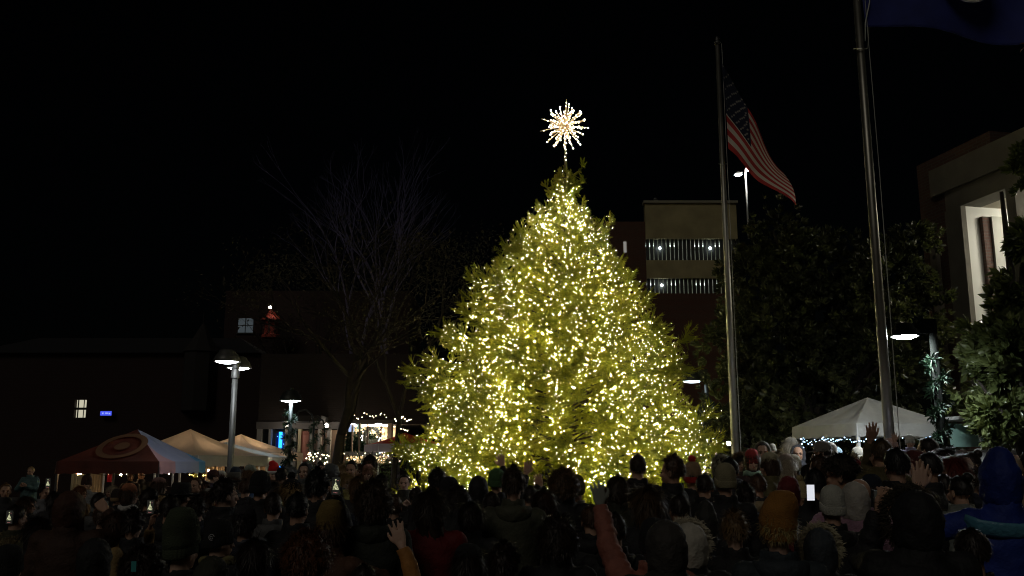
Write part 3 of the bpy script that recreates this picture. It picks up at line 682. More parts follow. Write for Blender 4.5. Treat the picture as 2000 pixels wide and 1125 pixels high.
# shoppers' displays in the bay: small firs with bulbs
for k, (px, py, h) in enumerate(((684, 878, .9), (703, 880, .7), (716, 879, .85), (726, 866, .6))):
    q = at(px, py, Ys + .9); e = empty('window_fir', (q.x, q.y, Z(884)), ['slim little fir at the left of the shop window', 'round green shrub left of centre in the shop window', 'dark bushy fir in the middle of the shop window', 'small fir under the wreath in the shop window'][k], 'small fir', 'firs in the shop window')
    garland('foliage', e, [(0, 0, 0), (0, 0, h * .5), (0, 0, h)], .26, 700, seed=40 + k); b = MB(); b.tube([(0, 0, 0), (0, 0, h)], .03, 5); b.build('trunk', MATS['dark_wood'], e)
wr = empty('wreath', at(726, 850, Ys + .3), 'pale ring wreath hanging in the lit shop window', 'wreath')
garland('foliage', wr, [(.3 * math.cos(a), 0, .3 * math.sin(a)) for a in [i * .4 for i in range(17)]], .13, 900, m=mat('pale_fir', (.4, .42, .36), .7), seed=9)
warm = emis('warm_bulb', (1, .8, .5), 9); cool = emis('cool_bulb', (.45, .7, 1), 5)
def strings(label, pts, r, m, Y, jit=4, cat='string lights', cord=True):
    """bulbs at pixel positions (a hanging string), at distance Y"""
    c = at(pts[0][0], pts[0][1], Y); e = empty('string_lights', c, label, cat)
    P3 = [at(x + rn.uniform(-jit, jit), y + rn.uniform(-jit, jit), Y + rn.uniform(-.15, .15)) - c for x, y in pts]
    if cord:
        b = MB(); srt = sorted(P3, key=lambda p: p.x); 
        for a_, b_ in zip(srt[:-1], srt[1:]):
            if (a_ - b_).length < 1.5: b.tube([a_, (a_ + b_) / 2 - Vector((0, 0, .03)), b_], .005, 3, False)
        b.build('cord', MATS['light_cord'], e)
    bm2 = npmesh('bulb', IV, IF, smooth=True); bm2.materials.append(m)
    for p in P3:
        o = bpy.data.objects.new('bulb', bm2); COL.objects.link(o); o.parent = e; o.location = p; o.scale = [r * rn.uniform(.4, .85)] * 3
    return e
strings('warm lights strung along the top of the shop window', [(690 + i * 5, 812 + 6 * math.sin(i)) for i in range(14)], .035, warm, Ys - .5, 3)
strings('white lights clustered inside the lit shop window', [(700 + rn.uniform(0, 50), 828 + rn.uniform(0, 38)) for _ in range(30)], .04, emis('white_bulb', (1, .93, .85), 10), Ys + .5, 3, cord=False)
strings('warm and orange lights down the right side of the shop window', [(748 + rn.uniform(-5, 6), 835 + i * 3.1) for i in range(20)], .035, emis('orange_bulb', (1, .6, .25), 9), Ys - .2, 3)
strings('cool lights hanging low right of the shop window', [(735 + rn.uniform(0, 20), 855 + i * 2) for i in range(18)], .033, emis('cool2', (.6, .75, 1), 8), Ys - .3, 3)
strings('garland of lights between the trunk and the spruce', [(770 + i * 3.2, 818 + 4 * math.sin(i * .9)) for i in range(11)] + [(772 + i * 4, 834 + i) for i in range(7)], .035, warm, 34, 2)
strings('faint lights sprinkled over the low hedge', [(668 + rn.uniform(0, 95), 884 + rn.uniform(0, 22)) for _ in range(34)], .024, warm, 31.2, 1, cord=False)
# hedge
def leafmass(name, parent, cen, rad, n, size, m, seed=1, shell=.55, squash=None, leaf=None, kind=None):
    """leaves scattered through ellipsoid lobes. cen list of centres, rad list of radii(3)"""
    rr = np.random.default_rng(seed); cen = np.array([tuple(c) for c in cen], float); rad = np.array([r if hasattr(r, '__len__') else (r, r, r) for r in rad], float)
    vol = rad.prod(1) ** (2 / 3); pk = rr.choice(len(cen), n, p=vol / vol.sum())
    d = rr.normal(size=(n, 3)); d /= np.linalg.norm(d, axis=1, keepdims=True)
    k = shell + (1 - shell) * rr.uniform(0, 1, n) ** .6
    k *= 1 + .16 * np.sin(d[:, 0] * 7 + pk) * np.cos(d[:, 2] * 6 + d[:, 1] * 5)
    Pp = cen[pk] + d * rad[pk] * k[:, None]
    keep = np.array([mnoise.noise(Vector(p) * 1.5) > -.12 for p in Pp]) & (Pp[:, 2] > .05)
    Pp = Pp[keep]; d = d[keep] + rr.normal(0, .55, (keep.sum(), 3)); d[:, 2] += .15
    if leaf is None: leaf = LEAF
    V, Fc = scatter(leaf[0], leaf[1], Pp, frames(d, rr.uniform(0, 6.28, len(Pp))), size * rr.uniform(.65, 1.25, len(Pp)))
    o = link(name, npmesh(name, V, Fc), m, parent)
    if kind: o['kind'] = kind
    return o
def make_leaf(w=.42, fold=.10):
    v = np.array([(0, 0, 0), (.3, w * .42, fold), (.62, w * .46, fold), (1, 0, -.06), (.62, -w * .46, fold), (.3, -w * .42, fold), (.3, 0, 0), (.65, 0, .01)])
    f = np.array([(0, 6, 1), (1, 6, 7), (1, 7, 2), (2, 7, 3), (0, 5, 6), (5, 4, 7), (5, 7, 6), (4, 3, 7)]); return v, f
LEAF = make_leaf()
def rosette(n=7, seed=0):
    r_ = random.Random(seed); V = []; Fc = []; lv, lf = make_leaf()
    for i in range(n):
        a = i * 2.4; til = R(r_.uniform(15, 60)); M = Matrix.Rotation(a, 3, 'X') @ Matrix.Rotation(-til, 3, 'Y') @ Matrix.Rotation(r_.uniform(-.5, .5), 3, 'X')
        s_ = r_.uniform(.75, 1.1); o = len(V)
        V += [tuple(M @ (Vector(p) * s_)) for p in lv]; Fc += [tuple(k + o for k in q) for q in lf]
    return np.array(V), np.array(Fc)
ROS = rosette()
HEDGE = mat('hedge_leaf', (.05, .08, .02), .6, noise=(5, .4))
hp = on_ground(715, 31); hd_ = empty('hedge', hp, 'clipped dark hedge with tiny lights below the shop window', 'hedge')
leafmass('foliage', hd_, [(-.7 + .35 * i, 0, .7 + .6 * (i % 2)) for i in range(6)], [(.5, .5, .75)] * 6, 5000, .09, HEDGE, 3)
b = MB(); [b.tube([(x, 0, 0), (x, 0, .8)], .03, 5) for x in (-.6, 0, .6)]; b.build('stem', MATS['dark_wood'], hd_)
# ---------------------------------------------------------------- tents
def tent(label, px, Y, w, d, zeave, zpeak, rz, mroof, mval=None, group='market tents', legs=True, legm=WHITE, val=.28, cat='canopy tent', sides=None, concave=.0, side_m=None):
    p = on_ground(px, Y); e = empty('canopy_tent', p, label, cat, group, rz); n = 20
    b = MB(); c = [(-w / 2, -d / 2), (w / 2, -d / 2), (w / 2, d / 2), (-w / 2, d / 2)]
    for k in range(4):
        A = Vector((*c[k], zeave)); B = Vector((*c[(k + 1) % 4], zeave)); T = Vector((0, 0, zpeak)); vs = []; fs = []
        for i in range(n + 1):
            q = i / n
            for j in range(n + 1):
                r_ = j / n; pt = (A * (1 - r_) + B * r_) * (1 - q) + T * q
                pt.z = zeave + (zpeak - zeave) * (q ** (1 + concave)) - .07 * math.sin(math.pi * r_) * math.sin(math.pi * q) * (1 + .5 * math.sin(r_ * 9)) - .035 * math.sin(math.pi * r_) * (1 - q) * abs(math.sin(3 * math.pi * r_))
                vs.append(pt)
        for i in range(n):
            for j in range(n):
                a = i * (n + 1) + j; fs.append((a, a + 1, a + n + 2, a + n + 1))
        b.add(vs, fs, (0 if k != 1 else 1) if side_m else 0)
    r = b.build('roof', [mroof, side_m] if side_m else mroof, e, True)
    vl = MB()
    for k in range(4):
        A = Vector((*c[k], zeave)); B = Vector((*c[(k + 1) % 4], zeave)); N_ = 24; vs = []
        out_ = Vector(((A + B).x, (A + B).y, 0)).normalized()
        for i in range(N_ + 1):
            q = i / N_; pt = A * (1 - q) + B * q
            vs += [pt + out_ * .012, pt + out_ * (.03 + .012 * math.sin(i * 1.7)) - Vector((0, 0, val + .012 * math.sin(i * 2.1)))]
        vl.add(vs, [(2 * i, 2 * i + 1, 2 * i + 3, 2 * i + 2) for i in range(N_)], (0 if k != 1 else 1) if side_m else 0)
    vl.build('valance', [mval or mroof, side_m] if side_m else (mval or mroof), e, True)
    if legs:
        for x, y in c: b = MB(); b.box((x * .985, y * .985, zeave / 2), (.05, .05, zeave)); b.build('leg', legm, e)
        b = MB()
        for k in range(4):
            A = Vector((*c[k], zeave - .1)) * 1; B = Vector((*c[(k + 1) % 4], zeave - .1)); b.tube([A * .98, B * .98], .016, 4)
        b.build('truss', legm, e)
    return e
def cl(nm, c, t=.25, amt=.1):
    def ex(n, b, tc):
        tr = n.nodes.new('ShaderNodeBsdfTranslucent'); tr.inputs[0].default_value = (*c, 1); mx = n.nodes.new('ShaderNodeMixShader'); mx.inputs[0].default_value = t
        o = [x for x in n.nodes if x.type == 'OUTPUT_MATERIAL'][0]; n.links.new(b.outputs[0], mx.inputs[1]); n.links.new(tr.outputs[0], mx.inputs[2]); n.links.new(mx.outputs[0], o.inputs[0])
    return mat(nm, c, .75, noise=(2.5, amt), bump=(7, .6), extra=ex)
TW = cl('tent_white', (.40, .40, .37), .2)
z1 = at(1660, 826, 16.5).z
t = tent('white pop up canopy hung with blue lights in front of the magnolia', 1703, 18.3, 2.05, 2.2, at(1660, 826, 17).z, at(1712, 778, 18.3).z + .02, R(-8), TW, val=.24, group=None)
t.rotation_euler.z = R(14)
# blue-white string lights under the canopy eaves and one leg
pts = [(1563 + i * 4.6, 855 + 7 * abs(math.sin(i * .33)) + rn.uniform(-2, 3)) for i in range(34)] + [(1568 + i * 6, 862 + 5 * math.sin(i * .5)) for i in range(13)]
strings('blue white fairy lights along the front eave of the white canopy', pts, .019, cool, 16.6, 1.5)
strings('blue fairy lights climbing the left leg of the canopy', [(1566 + rn.uniform(-1, 3), 858 + i * 8) for i in range(11)], .019, cool, 16.4, 1)
strings('blue lights along the right half of the canopy', [(1745 + i * 9, 852 + 3 * math.sin(i)) for i in range(12)], .02, cool, 17.5, 2)
strings('white lamp glints under the canopy', [(1632, 890), (1605, 868), (1668, 862)], .024, cool, 18.5, 1, cord=False)
# stripes for bullseye tent
TR = cl('tent_red', (.065, .014, .006), .18, .25); PEACH = cl('tent_peach', (.72, .58, .44), .45); GREYT = cl('tent_grey', (.34, .34, .31), .3); PINK = cl('tent_pinkblue', (.36, .34, .48), .35)
def pb(n, b, tc):
    s_ = n.nodes.new('ShaderNodeSeparateXYZ'); n.links.new(tc.outputs['Object'], s_.inputs[0])
    r = n.nodes.new('ShaderNodeValToRGB'); r.color_ramp.interpolation = 'CONSTANT'; e = r.color_ramp.elements
    e[0].position = 0; e[0].color = (.28, .15, .17, 1); e[1].position = .35; e[1].color = (.18, .20, .30, 1); q = e.new(.78); q.color = (.06, .20, .38, 1)
    mr = n.nodes.new('ShaderNodeMapRange'); mr.inputs['From Min'].default_value = -1.6; mr.inputs['From Max'].default_value = 1.6
    n.links.new(s_.outputs[1], mr.inputs[0]); n.links.new(mr.outputs[0], r.inputs[0]); n.links.new(r.outputs[0], b.inputs['Base Color'])
PBM = mat('pink_blue_cloth', (.4, .4, .6), .75, extra=pb)
ze = 2.18; Yt = 21.5
bt = tent('dark red tent printed with a large ring emblem, nearest market tent', 264, Yt, 2.25, 2.6, at(300, 903, Yt - 1.2).z + .02, at(272, 838, Yt).z, R(0), TR, legm=GREYM, val=.26, side_m=PBM, concave=.05)
bt.rotation_euler.z = R(-3)
# ring emblem lying on the front roof face
RINGM = mat('ring_print', (.12, .055, .022), .8); zE = at(300, 903, Yt - 1.2).z + .02; zP_ = at(272, 838, Yt).z; b = MB()
def onroof(x, q): return Vector((x, -1.3 * (1 - q), zE + (zP_ - zE) * q ** 1.05 + .012))
for r0, r1 in ((.30, .40), (.0, .12)):
    vs = []; N_ = 40
    for i in range(N_):
        a = 2 * math.pi * i / N_
        for r_ in (r0, r1): vs.append(onroof(r_ * math.cos(a) * 1.35, .46 + r_ * math.sin(a) * .95))
    b.add(vs, [(2 * i, 2 * i + 1, (2 * i + 3) % (2 * N_), (2 * i + 2) % (2 * N_)) for i in range(N_)])
b.build('ring_emblem', RINGM, bt)
tent('peach lit tent peaking just right of the ring emblem tent', 368, 25.5, 3.0, 3.0, at(400, 890, 25).z, at(352, 838, 25.5).z, R(-20), PEACH, cl('valance_grey', (.42, .42, .38), .3), concave=.35)
tent('grey topped tent squeezed behind the lamp post', 440, 30, 3.0, 3.0, at(440, 893, 30).z, at(425, 863, 30).z, R(-20), GREYT, concave=.3)
tent('warm peach tent furthest right in the market row', 468, 33, 3.3, 3.0, at(480, 884, 33).z, at(452, 848, 33).z, R(-15), PEACH, concave=.35)
tent('small red and white tent glimpsed between trunk and spruce', 790, 36, 2.6, 2.6, at(790, 868, 36).z, at(785, 845, 36).z, R(20), cl('tent_bright_red', (.5, .05, .03), .4), cl('tent_valance_white', (.5, .45, .5), .3), concave=.3)
# panels in the market tents, giving the warm backdrops
def cloth_panel(nm, label, px0, px1, py0, Y, m, cat, zb=0.0):
    a = at(px0, py0, Y); c = at(px1, py0, Y); vs = []; n = 20
    for i in range(n + 1):
        q = i / n; x = a.x + (c.x - a.x) * q - a.x; yy = .05 * math.sin(i * 1.5)
        vs += [(x, yy, zb - 0), (x, yy, a.z)]
    b = MB(); b.add(vs, [(2 * i, 2 * i + 2, 2 * i + 3, 2 * i + 1) for i in range(n)]); o = b.build(nm, m, smooth=True, loc=(a.x, Y, 0)); s_ = o.modifiers.new('s', 'SOLIDIFY'); s_.thickness = .01; return tag(o, label, cat)
cloth_panel('curtain', 'cream lace curtain at the left end of the ring emblem tent', 141, 168, 921, Yt + 1.0, cl('curtain_cream', (.45, .42, .3), .3, .3), 'curtain')
cloth_panel('curtain', 'patterned tan curtain behind the man in the red tent', 178, 202, 921, Yt + 1.1, cl('curtain_tan', (.5, .4, .26), .3, .4), 'curtain')
cloth_panel('banner', 'bright pink towel hanging in the red tent', 211, 219, 921, Yt + 1.0, mat('pink_cloth', (.75, .05, .10), .8), 'towel', zb=1.28)
cloth_panel('curtain', 'warm lit peach side wall between the tents', 402, 440, 900, 30.5, cl('wall_peach', (.6, .42, .25), .3), 'tent wall')
cloth_panel('curtain', 'warm lit peach wall of the furthest tent', 478, 520, 893, 34.5, MATS['wall_peach'], 'tent wall')
cloth_panel('banner', 'yellow cloth strip hanging beside the striped tent side', 379, 385, 925, 22, mat('yellow_cloth', (.6, .45, .05), .8), 'banner', zb=1.1)
wb = warm
strings('tiny white lights along the eave of the red tent', [(205 + i * 7, 923 + 3 * math.sin(i * 1.3)) for i in range(16)], .012, emis('tiny_white', (1, .85, .65), 5), Yt - 1.2, 1)
strings('warm lamp glow at the left corner of the red tent', [(152, 925), (158, 925), (172, 923), (236, 926), (330, 926)], .03, emis('tent_glow', (1, .62, .3), 260), Yt - .3, 1)
strings('yellow lights beside the striped side of the red tent', [(370 + i * 4, 927 + rn.uniform(-4, 5)) for i in range(9)], .022, emis('yellow_bulb', (1, .75, .2), 12), 22.3, 1)
strings('warm lights in the peach tents', [(405, 906), (407, 918), (409, 930), (512, 893), (508, 895), (515, 896), (462, 905), (470, 903), (480, 901), (490, 899)], .045, emis('peach_bulb', (1, .72, .45), 170), 29.5, 1)
strings('warm lamps inside the furthest peach tent', [(455, 880), (490, 886), (500, 888)], .06, MATS['peach_bulb'], 33, 1, cord=False)
strings('warm lamp under the first peach tent', [(365, 897), (395, 899)], .05, MATS['peach_bulb'], 25.5, 1, cord=False)
# ---------------------------------------------------------------- trees
def bare_tree(label, px, Y, h, spread, seed, m, depth=5, lean=0, trunk_r=.2, name='bare_tree', leaves=0, first=.35, group='bare trees', fork=2):
    r_ = random.Random(seed); e = empty(name, on_ground(px, Y), label, 'tree', group); T = MB(); C = MB(); ends = []
    def grow(p, d, L, r, k):
        pts = [p]; n = 4; q = p.copy(); dd = d.copy()
        for i in range(n):
            js = .025 if k == 0 else .12; dd = (dd + Vector((r_.gauss(0, js), r_.gauss(0, js), r_.gauss(.03, .06)))).normalized(); q = q + dd * (L / n); pts.append(q.copy())
        tgt = T if k == 0 else C
        tgt.tube(pts, [r * (1 - .38 * i / n) for i in range(n + 1)], 8 if k < 2 else 4 if k < 4 else 3, False)
        if k >= depth: ends.append((q, dd)); return
        for i in range(fork + (1 if k in (1, 2, 3) else 0)):
            ax = Vector((r_.gauss(0, 1), r_.gauss(0, 1), r_.gauss(0, .4))).normalized(); nd = (dd + ax * spread * r_.uniform(.5, 1)).normalized()
            st_ = pts[-1] if i < fork else pts[r_.choice((2, 3))]
            grow(st_, nd, L * r_.uniform(.62, .82), r * .58, k + 1)
    grow(Vector((0, 0, 0)), Vector((lean, 0, 1)).normalized(), h * first, trunk_r, 0)
    T.build('trunk', m, e, True); C.build('crown', m, e, True)
    if leaves:
        rr = np.random.default_rng(seed); E = np.array([tuple(x[0]) for x in ends]); pk = rr.integers(0, len(E), leaves); Pp = E[pk] + rr.normal(0, .25, (leaves, 3))
        V, Fc = scatter(LEAF[0], LEAF[1], Pp, frames(rr.normal(size=(leaves, 3))), np.full(leaves, .12)); link('leaves', npmesh('leaves', V, Fc), mat('dry_leaf', (.035, .03, .012), .7, noise=(3, .4)), e)
    return e
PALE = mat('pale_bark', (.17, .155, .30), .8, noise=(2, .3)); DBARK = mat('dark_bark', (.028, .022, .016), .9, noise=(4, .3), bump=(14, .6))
bare_tree('pale barked bare tree with forked limbs at the upper left', 700, 44, 11.4, .32, 11, PALE, 6, -.03, .16, first=.47)
bare_tree('pale bare tree with a dense twiggy top nearer the spruce', 775, 42, 12.2, .36, 5, PALE, 6, .03, .18, first=.40)
bare_tree('thick trunked dark tree right of the brown shop door', 655, 27, 8.5, .75, 3, DBARK, 6, .0, .22, leaves=2500, first=.30)
bare_tree('slim dark tree between shop window and spruce', 766, 27.5, 8.0, .7, 8, DBARK, 6, .02, .11, leaves=2500, first=.38)
bare_tree('dark spreading tree in front of the hall with a red cupola', 560, 45, 9.5, .8, 21, DBARK, 6, .02, .16, leaves=1500, first=.35)
def glossy(n, b, tc):
    t = n.nodes.new('ShaderNodeTexNoise'); t.inputs['Scale'].default_value = 1.2; n.links.new(tc.outputs['Object'], t.inputs['Vector'])
    r = n.nodes.new('ShaderNodeValToRGB'); e = r.color_ramp.elements; e[0].position = .4; e[0].color = (.026, .030, .015, 1); e[1].position = .62; e[1].color = (.080, .088, .042, 1)
    n.links.new(t.outputs['Fac'], r.inputs[0]); n.links.new(r.outputs[0], b.inputs['Base Color'])
def gl2(n, b, tc):
    glossy(n, b, tc); tr = n.nodes.new('ShaderNodeBsdfTranslucent'); tr.inputs[0].default_value = (.10, .12, .03, 1); mx = n.nodes.new('ShaderNodeMixShader'); mx.inputs[0].default_value = .28
    o = [x for x in n.nodes if x.type == 'OUTPUT_MATERIAL'][0]; n.links.new(b.outputs[0], mx.inputs[1]); n.links.new(tr.outputs[0], mx.inputs[2]); n.links.new(mx.outputs[0], o.inputs[0])
MAG = mat('magnolia_leaf', (.03, .06, .02), .28, extra=gl2, spec=.6)
def lamplit_leaf(n, b, tc):
    gl2(n, b, tc); r = [x for x in n.nodes if x.type == 'VALTORGB'][0].color_ramp.elements; r[0].color = (.05, .068, .022, 1); r[1].color = (.125, .155, .055, 1)
MAGN = mat('lamplit_magnolia_leaf', (.06, .08, .03), .25, extra=lamplit_leaf, spec=.7)  # same leaf in a lighter colour, standing in for lamplight
def magnolia(label, lobes, n, size, px, Y, tr=.2, seed=1):
    p = on_ground(px, Y); e = empty('magnolia_tree', p, label, 'tree', 'magnolia trees')
    cs_ = []; rs_ = []
    for (x, y, Yo, r) in lobes:
        q = at(x, y, Y + Yo) - p; k = Y / F; cs_.append(q); rs_.append((r * k, r * k * .9, r * k))
    leafmass('crown', e, cs_, rs_, n, size, MAGN if 'near' in label else MAG, seed, shell=.5, leaf=ROS)
    b = MB(); top = max(c.z for c in cs_); b.tube([(0, 0, 0), (.05, 0, top * .4), (0, 0, top * .9)], [tr, tr * .7, tr * .2], 10)
    for c in cs_: b.tube([(0, 0, min(max(.8, c.z * .5), top * .8)), (c.x * .5, c.y * .5, c.z * .8), tuple(c)], [tr * .4, tr * .25, .02], 6)
    b.build('trunk', DBARK, e, True); return e
lob = [(1510, 450, 0, 62), (1560, 530, -.5, 90), (1470, 540, .6, 75), (1640, 520, 0, 80), (1520, 640, -.5, 110), (1440, 690, 0, 75), (1640, 640, -.6, 110), (1730, 560, 0, 85), (1780, 480, .4, 55), (1740, 690, -.4, 100), (1810, 620, 0, 60), (1560, 760, -.6, 120), (1450, 800, -.3, 85), (1680, 780, -.3, 110), (1800, 760, 0, 70), (1410, 850, 0, 60), (1820, 860, 0, 50)]
lob = [(x, y, Yo - (.9 if x > 1700 else 0), r) for x, y, Yo, r in lob]
magnolia('big dark magnolia filling the space behind both flagpoles', lob, 9500, .17, 1600, 21.3, .24, 2)
lob = [(2008, 385, 0, 34), (2020, 310, .3, 40), (2022, 470, -.2, 45), (1995, 560, -.1, 48), (2040, 600, 0, 60), (1945, 650, 0, 52), (1990, 700, -.3, 78), (1905, 735, .1, 50), (1955, 800, -.2, 72), (1885, 805, .1, 42), (2040, 780, 0, 80), (1925, 690, .1, 40), (1965, 600, 0, 36)]
magnolia('near magnolia with large glossy leaves at the right edge', lob, 2500, .20, 2010, 15.6, .16, 4)
# leaf sprig poking in at the right under the flag
e = empty('leaf_sprig', at(2006, 88, 8), 'two orange brown leaves poking in under the blue flag', 'leaves')
b = MB(); b.tube([(.3, 0, .1), (.05, 0, .01), (0, 0, 0)], .004, 5); b.build('twig', DBARK, e)
V, Fc = scatter(LEAF[0], LEAF[1], np.array([(0, 0, 0), (-.01, 0, -.01), (.02, 0, 0.)]), frames(np.array([(-1, .1, .35), (-.8, .1, -.75), (-.2, .3, .8)])), [.07, .085, .06]); link('leaf', npmesh('leaf', V, Fc), mat('orange_leaf', (.5, .22, .06), .6), e)
# ---------------------------------------------------------------- white golf cart at the right
p = on_ground(1925, 17); gc = empty('white_cart', p, 'white utility cart parked behind the crowd below the near magnolia', 'cart', rz=R(8))
WP = mat('cart_white', (.5, .51, .5), .35)
def C(px, py, Y=17): q = at(px, py, Y) - p; return q
b = MB()
za, zb_ = C(1925, 882).z, C(1925, 848).z
b.prism([(-.62, .35), (-.62, za), (.62, za), (.70, .9), (.70, .35)], -.6, .6); b.build('body', WP, gc)
b = MB(); b.tube([(-.60, -.6, za), (-.55, -.6, za + .02), (.50, -.6, za + .02), (.6, -.6, za - .05), (.62, -.6, za - .35)], .028, 8); b.build('rail', WP, gc, True)
for x in (-.42, .12): b = MB(); b.tube([(x, -.55, za), (x - .08, -.55, zb_ + .25)], .016, 6); b.build('windshield_post', WP, gc)
b = MB(); b.box((0, .0, zb_ + .28), (1.3, 1.2, .06)); b.build('roof', WP, gc)
b = MB(); b.box((-.05, .2, (za + zb_) / 2 + .14), (.95, .01, .42)); b.build('windshield', mat('pale_glass', (.25, .42, .36), .1, spec=.8), gc)
for x in (-.4, .45):
    for y in (-.5, .5): b = MB(); b.tube([(x, y - .08, .25), (x, y + .08, .25)], .25, 20); w_ = b.build('wheel', mat('rubber', (.03, .03, .03), .8), gc, True); b = MB(); b.tube([(x, y - .085, .25), (x, y + .085, .25)], .13, 16); b.build('rim', GREYM, w_, True)
# ================================================================ people
dg = None
def remesh(mb, vox, smooth=2, name='m', disp=None):
    o = bpy.data.objects.new('tmp', mb.mesh('tmp')); COL.objects.link(o)
    r = o.modifiers.new('r', 'REMESH'); r.mode = 'VOXEL'; r.voxel_size = vox; r.use_smooth_shade = True
    if smooth: s_ = o.modifiers.new('s', 'SMOOTH'); s_.iterations = smooth; s_.factor = .5
    bpy.context.view_layer.update()
    me = bpy.data.meshes.new_from_object(o.evaluated_get(bpy.context.evaluated_depsgraph_get()))
    old = o.data; bpy.data.objects.remove(o); bpy.data.meshes.remove(old); me.name = name
    if disp:
        n = len(me.vertices); co = np.empty(n * 3, np.float32); me.vertices.foreach_get('co', co); co = co.reshape(-1, 3)
        no = np.empty(n * 3, np.float32); me.vertices.foreach_get('normal', no); no = no.reshape(-1, 3)
        me.vertices.foreach_set('co', (co + no * disp(co)[:, None]).ravel()); me.update()
    return me
V3 = Vector
def hand(b, wr, d, side, pose):
    """palm, five unequal fingers and a side thumb. d: direction of the hand"""
    d = V3(d).normalized(); nrm_ = V3((0, 1, 0)); nrm_ = (nrm_ - d * nrm_.dot(d))
    nrm_ = nrm_.normalized() if nrm_.length > .2 else V3((0, 0, 1)); s = d.cross(nrm_).normalized()   # s points to one side
    if s.x * side > 0: s = -s     # thumb side, towards the body's middle line
    wr = V3(wr)
    for i, x in enumerate((.030, .010, -.010, -.029)):
        b.tube([wr + s * x * .6, wr + d * .05 + s * x, wr + d * .095 + s * x * 1.05], [(.013, .013), (.0155, .0145), (.0125, .012)], 8)
    b.ell(wr + d * .035 + s * .022 + nrm_ * .008, .019, 10, 8)
    L = (.070, .080, .074, .056); curl = {'open': .08, 'relax': .5, 'grip': 1.25}[pose]; sp = {'open': .17, 'relax': .05, 'grip': .02}[pose]
    for i, x in enumerate((.031, .0105, -.0105, -.031)):
        a0 = sp * (1.4 - i) * .9; q = wr + d * .09 + s * x * 1.08; dd = (d + s * math.tan(a0)).normalized(); pts = [q]; l = L[i]
        cc = curl * (1 + .12 * i)
        for k, fr_ in enumerate((.45, .32, .25)):
            dd = (dd * math.cos(cc * .55) + nrm_ * math.sin(cc * .55)).normalized(); q = q + dd * l * fr_; pts.append(q)
        b.tube(pts, [.0098, .0094, .0088, .0072], 8)
    td = (d * .75 + s * .85 + nrm_ * .15).normalized() if pose != 'grip' else (d * .8 + s * .3 + nrm_ * .6).normalized()
    q = wr + d * .03 + s * .026; b.tube([q, q + td * .04, q + (td * .9 + d * .35).normalized() * .072, q + (td * .7 + d * .6).normalized() * .092], [.0145, .0125, .0105, .008], 8)
def ik(sh, tgt, out, l1=.30, l2=.27):
    v = tgt - sh; D_ = min(v.length, (l1 + l2) * .995); v = v.normalized() * D_; tgt = sh + v
    a = (l1 * l1 - l2 * l2 + D_ * D_) / (2 * D_); hgt = math.sqrt(max(0, l1 * l1 - a * a)); n = (out - v.normalized() * out.dot(v.normalized())).normalized()
    return sh + v.normalized() * a + n * hgt, tgt
ARM = {'dn': (.25, .06, .84), 'pocket': (.19, .14, .98), 'phone': (.09, .36, 1.46), 'phone2': (.14, .34, 1.60), 'wave': (.30, .12, 1.86), 'chest': (.08, .26, 1.25), 'cup': (.12, .30, 1.32)}
HP = {'dn': 'relax', 'pocket': 'relax', 'phone': 'grip', 'phone2': 'grip', 'wave': 'open', 'chest': 'relax', 'cup': 'grip'}
def arms_of(spec):
    """spec: two entries (left, right) each a key or ('t', x,y,z, handpose)"""
    res = []
    for side, a in zip((-1, 1), spec):
        sh = V3((.185 * side, 0, 1.395))
        if isinstance(a, str): t = V3(ARM[a]); t.x *= side; hp = HP[a]
        else: t = V3(a[1:4]); hp = a[4]
        out = V3((side * .8, -.35, -.75)) if isinstance(a, str) else V3((side * .35, -.15, -.9))
        el, wr = ik(sh, t, out); res.append((sh, el, wr, hp, side))
    return res
def key(spec): return str(spec)
BODY, JACK = {}, {}
def body_mesh(spec):
    k = key(spec)
    if k in BODY: return BODY[k]
    b = MB()
    b.ell((0, -.004, 1.650), (.0745, .094, .092), 20, 14); b.ell((0, .022, 1.585), (.062, .076, .072), 16, 12); b.ell((0, .050, 1.548), (.042, .042, .034), 14, 10)
    b.ell((0, .103, 1.602), (.0125, .0145, .024), 10, 8); b.ell((0, .112, 1.588), (.017, .013, .011), 10, 8); b.ell((0, .084, 1.640), (.050, .014, .010), 12, 8)
    b.ell((0, .094, 1.560), (.022, .010, .010), 10, 8)
    for s in (-1, 1): b.ell((.033 * s, .078, 1.595), (.022, .018, .020), 10, 8); b.ell((.076 * s, -.005, 1.605), (.009, .019, .031), 10, 8)
    b.tube([(0, -.012, 1.38), (0, -.012, 1.46), (0, -.004, 1.56)], [(.075, .065), (.056, .056), (.053, .058)], 14)
    b.tube([(0, 0, .88), (0, 0, 1.0), (0, 0, 1.12), (0, 0, 1.28), (0, 0, 1.38), (0, 0, 1.43)], [(.155, .10), (.15, .10), (.135, .09), (.165, .10), (.165, .09), (.08, .06)], 18)
    for sh, el, wr, hp, side in arms_of(spec):
        b.tube([sh, sh * .5 + el * .5, el, el * .5 + wr * .5, wr], [.052, .046, .038, .036, .0255], 10)
        b.ell(sh, .058, 10, 8); fd = (wr - el).normalized()
        d = (fd + V3((0, .0, .25 if hp == 'open' else 0))).normalized(); b.tube([wr - fd * .03, wr + d * .02], [(.027, .022), (.029, .018)], 10); hand(b, wr, d, side, hp)
    for s in (-1, 1):
        b.tube([(.085 * s, 0, .93), (.095 * s, .01, .72), (.10 * s, .015, .5), (.10 * s, -.01, .3), (.10 * s, -.02, .10)], [.088, .078, .056, .055, .036], 12)
        b.tube([(.10 * s, -.05, .05), (.105 * s, .05, .045), (.115 * s, .15, .03)], [.038, .036, .026], 10)
    BODY[k] = remesh(b, .0072, 2, 'body'); return BODY[k]
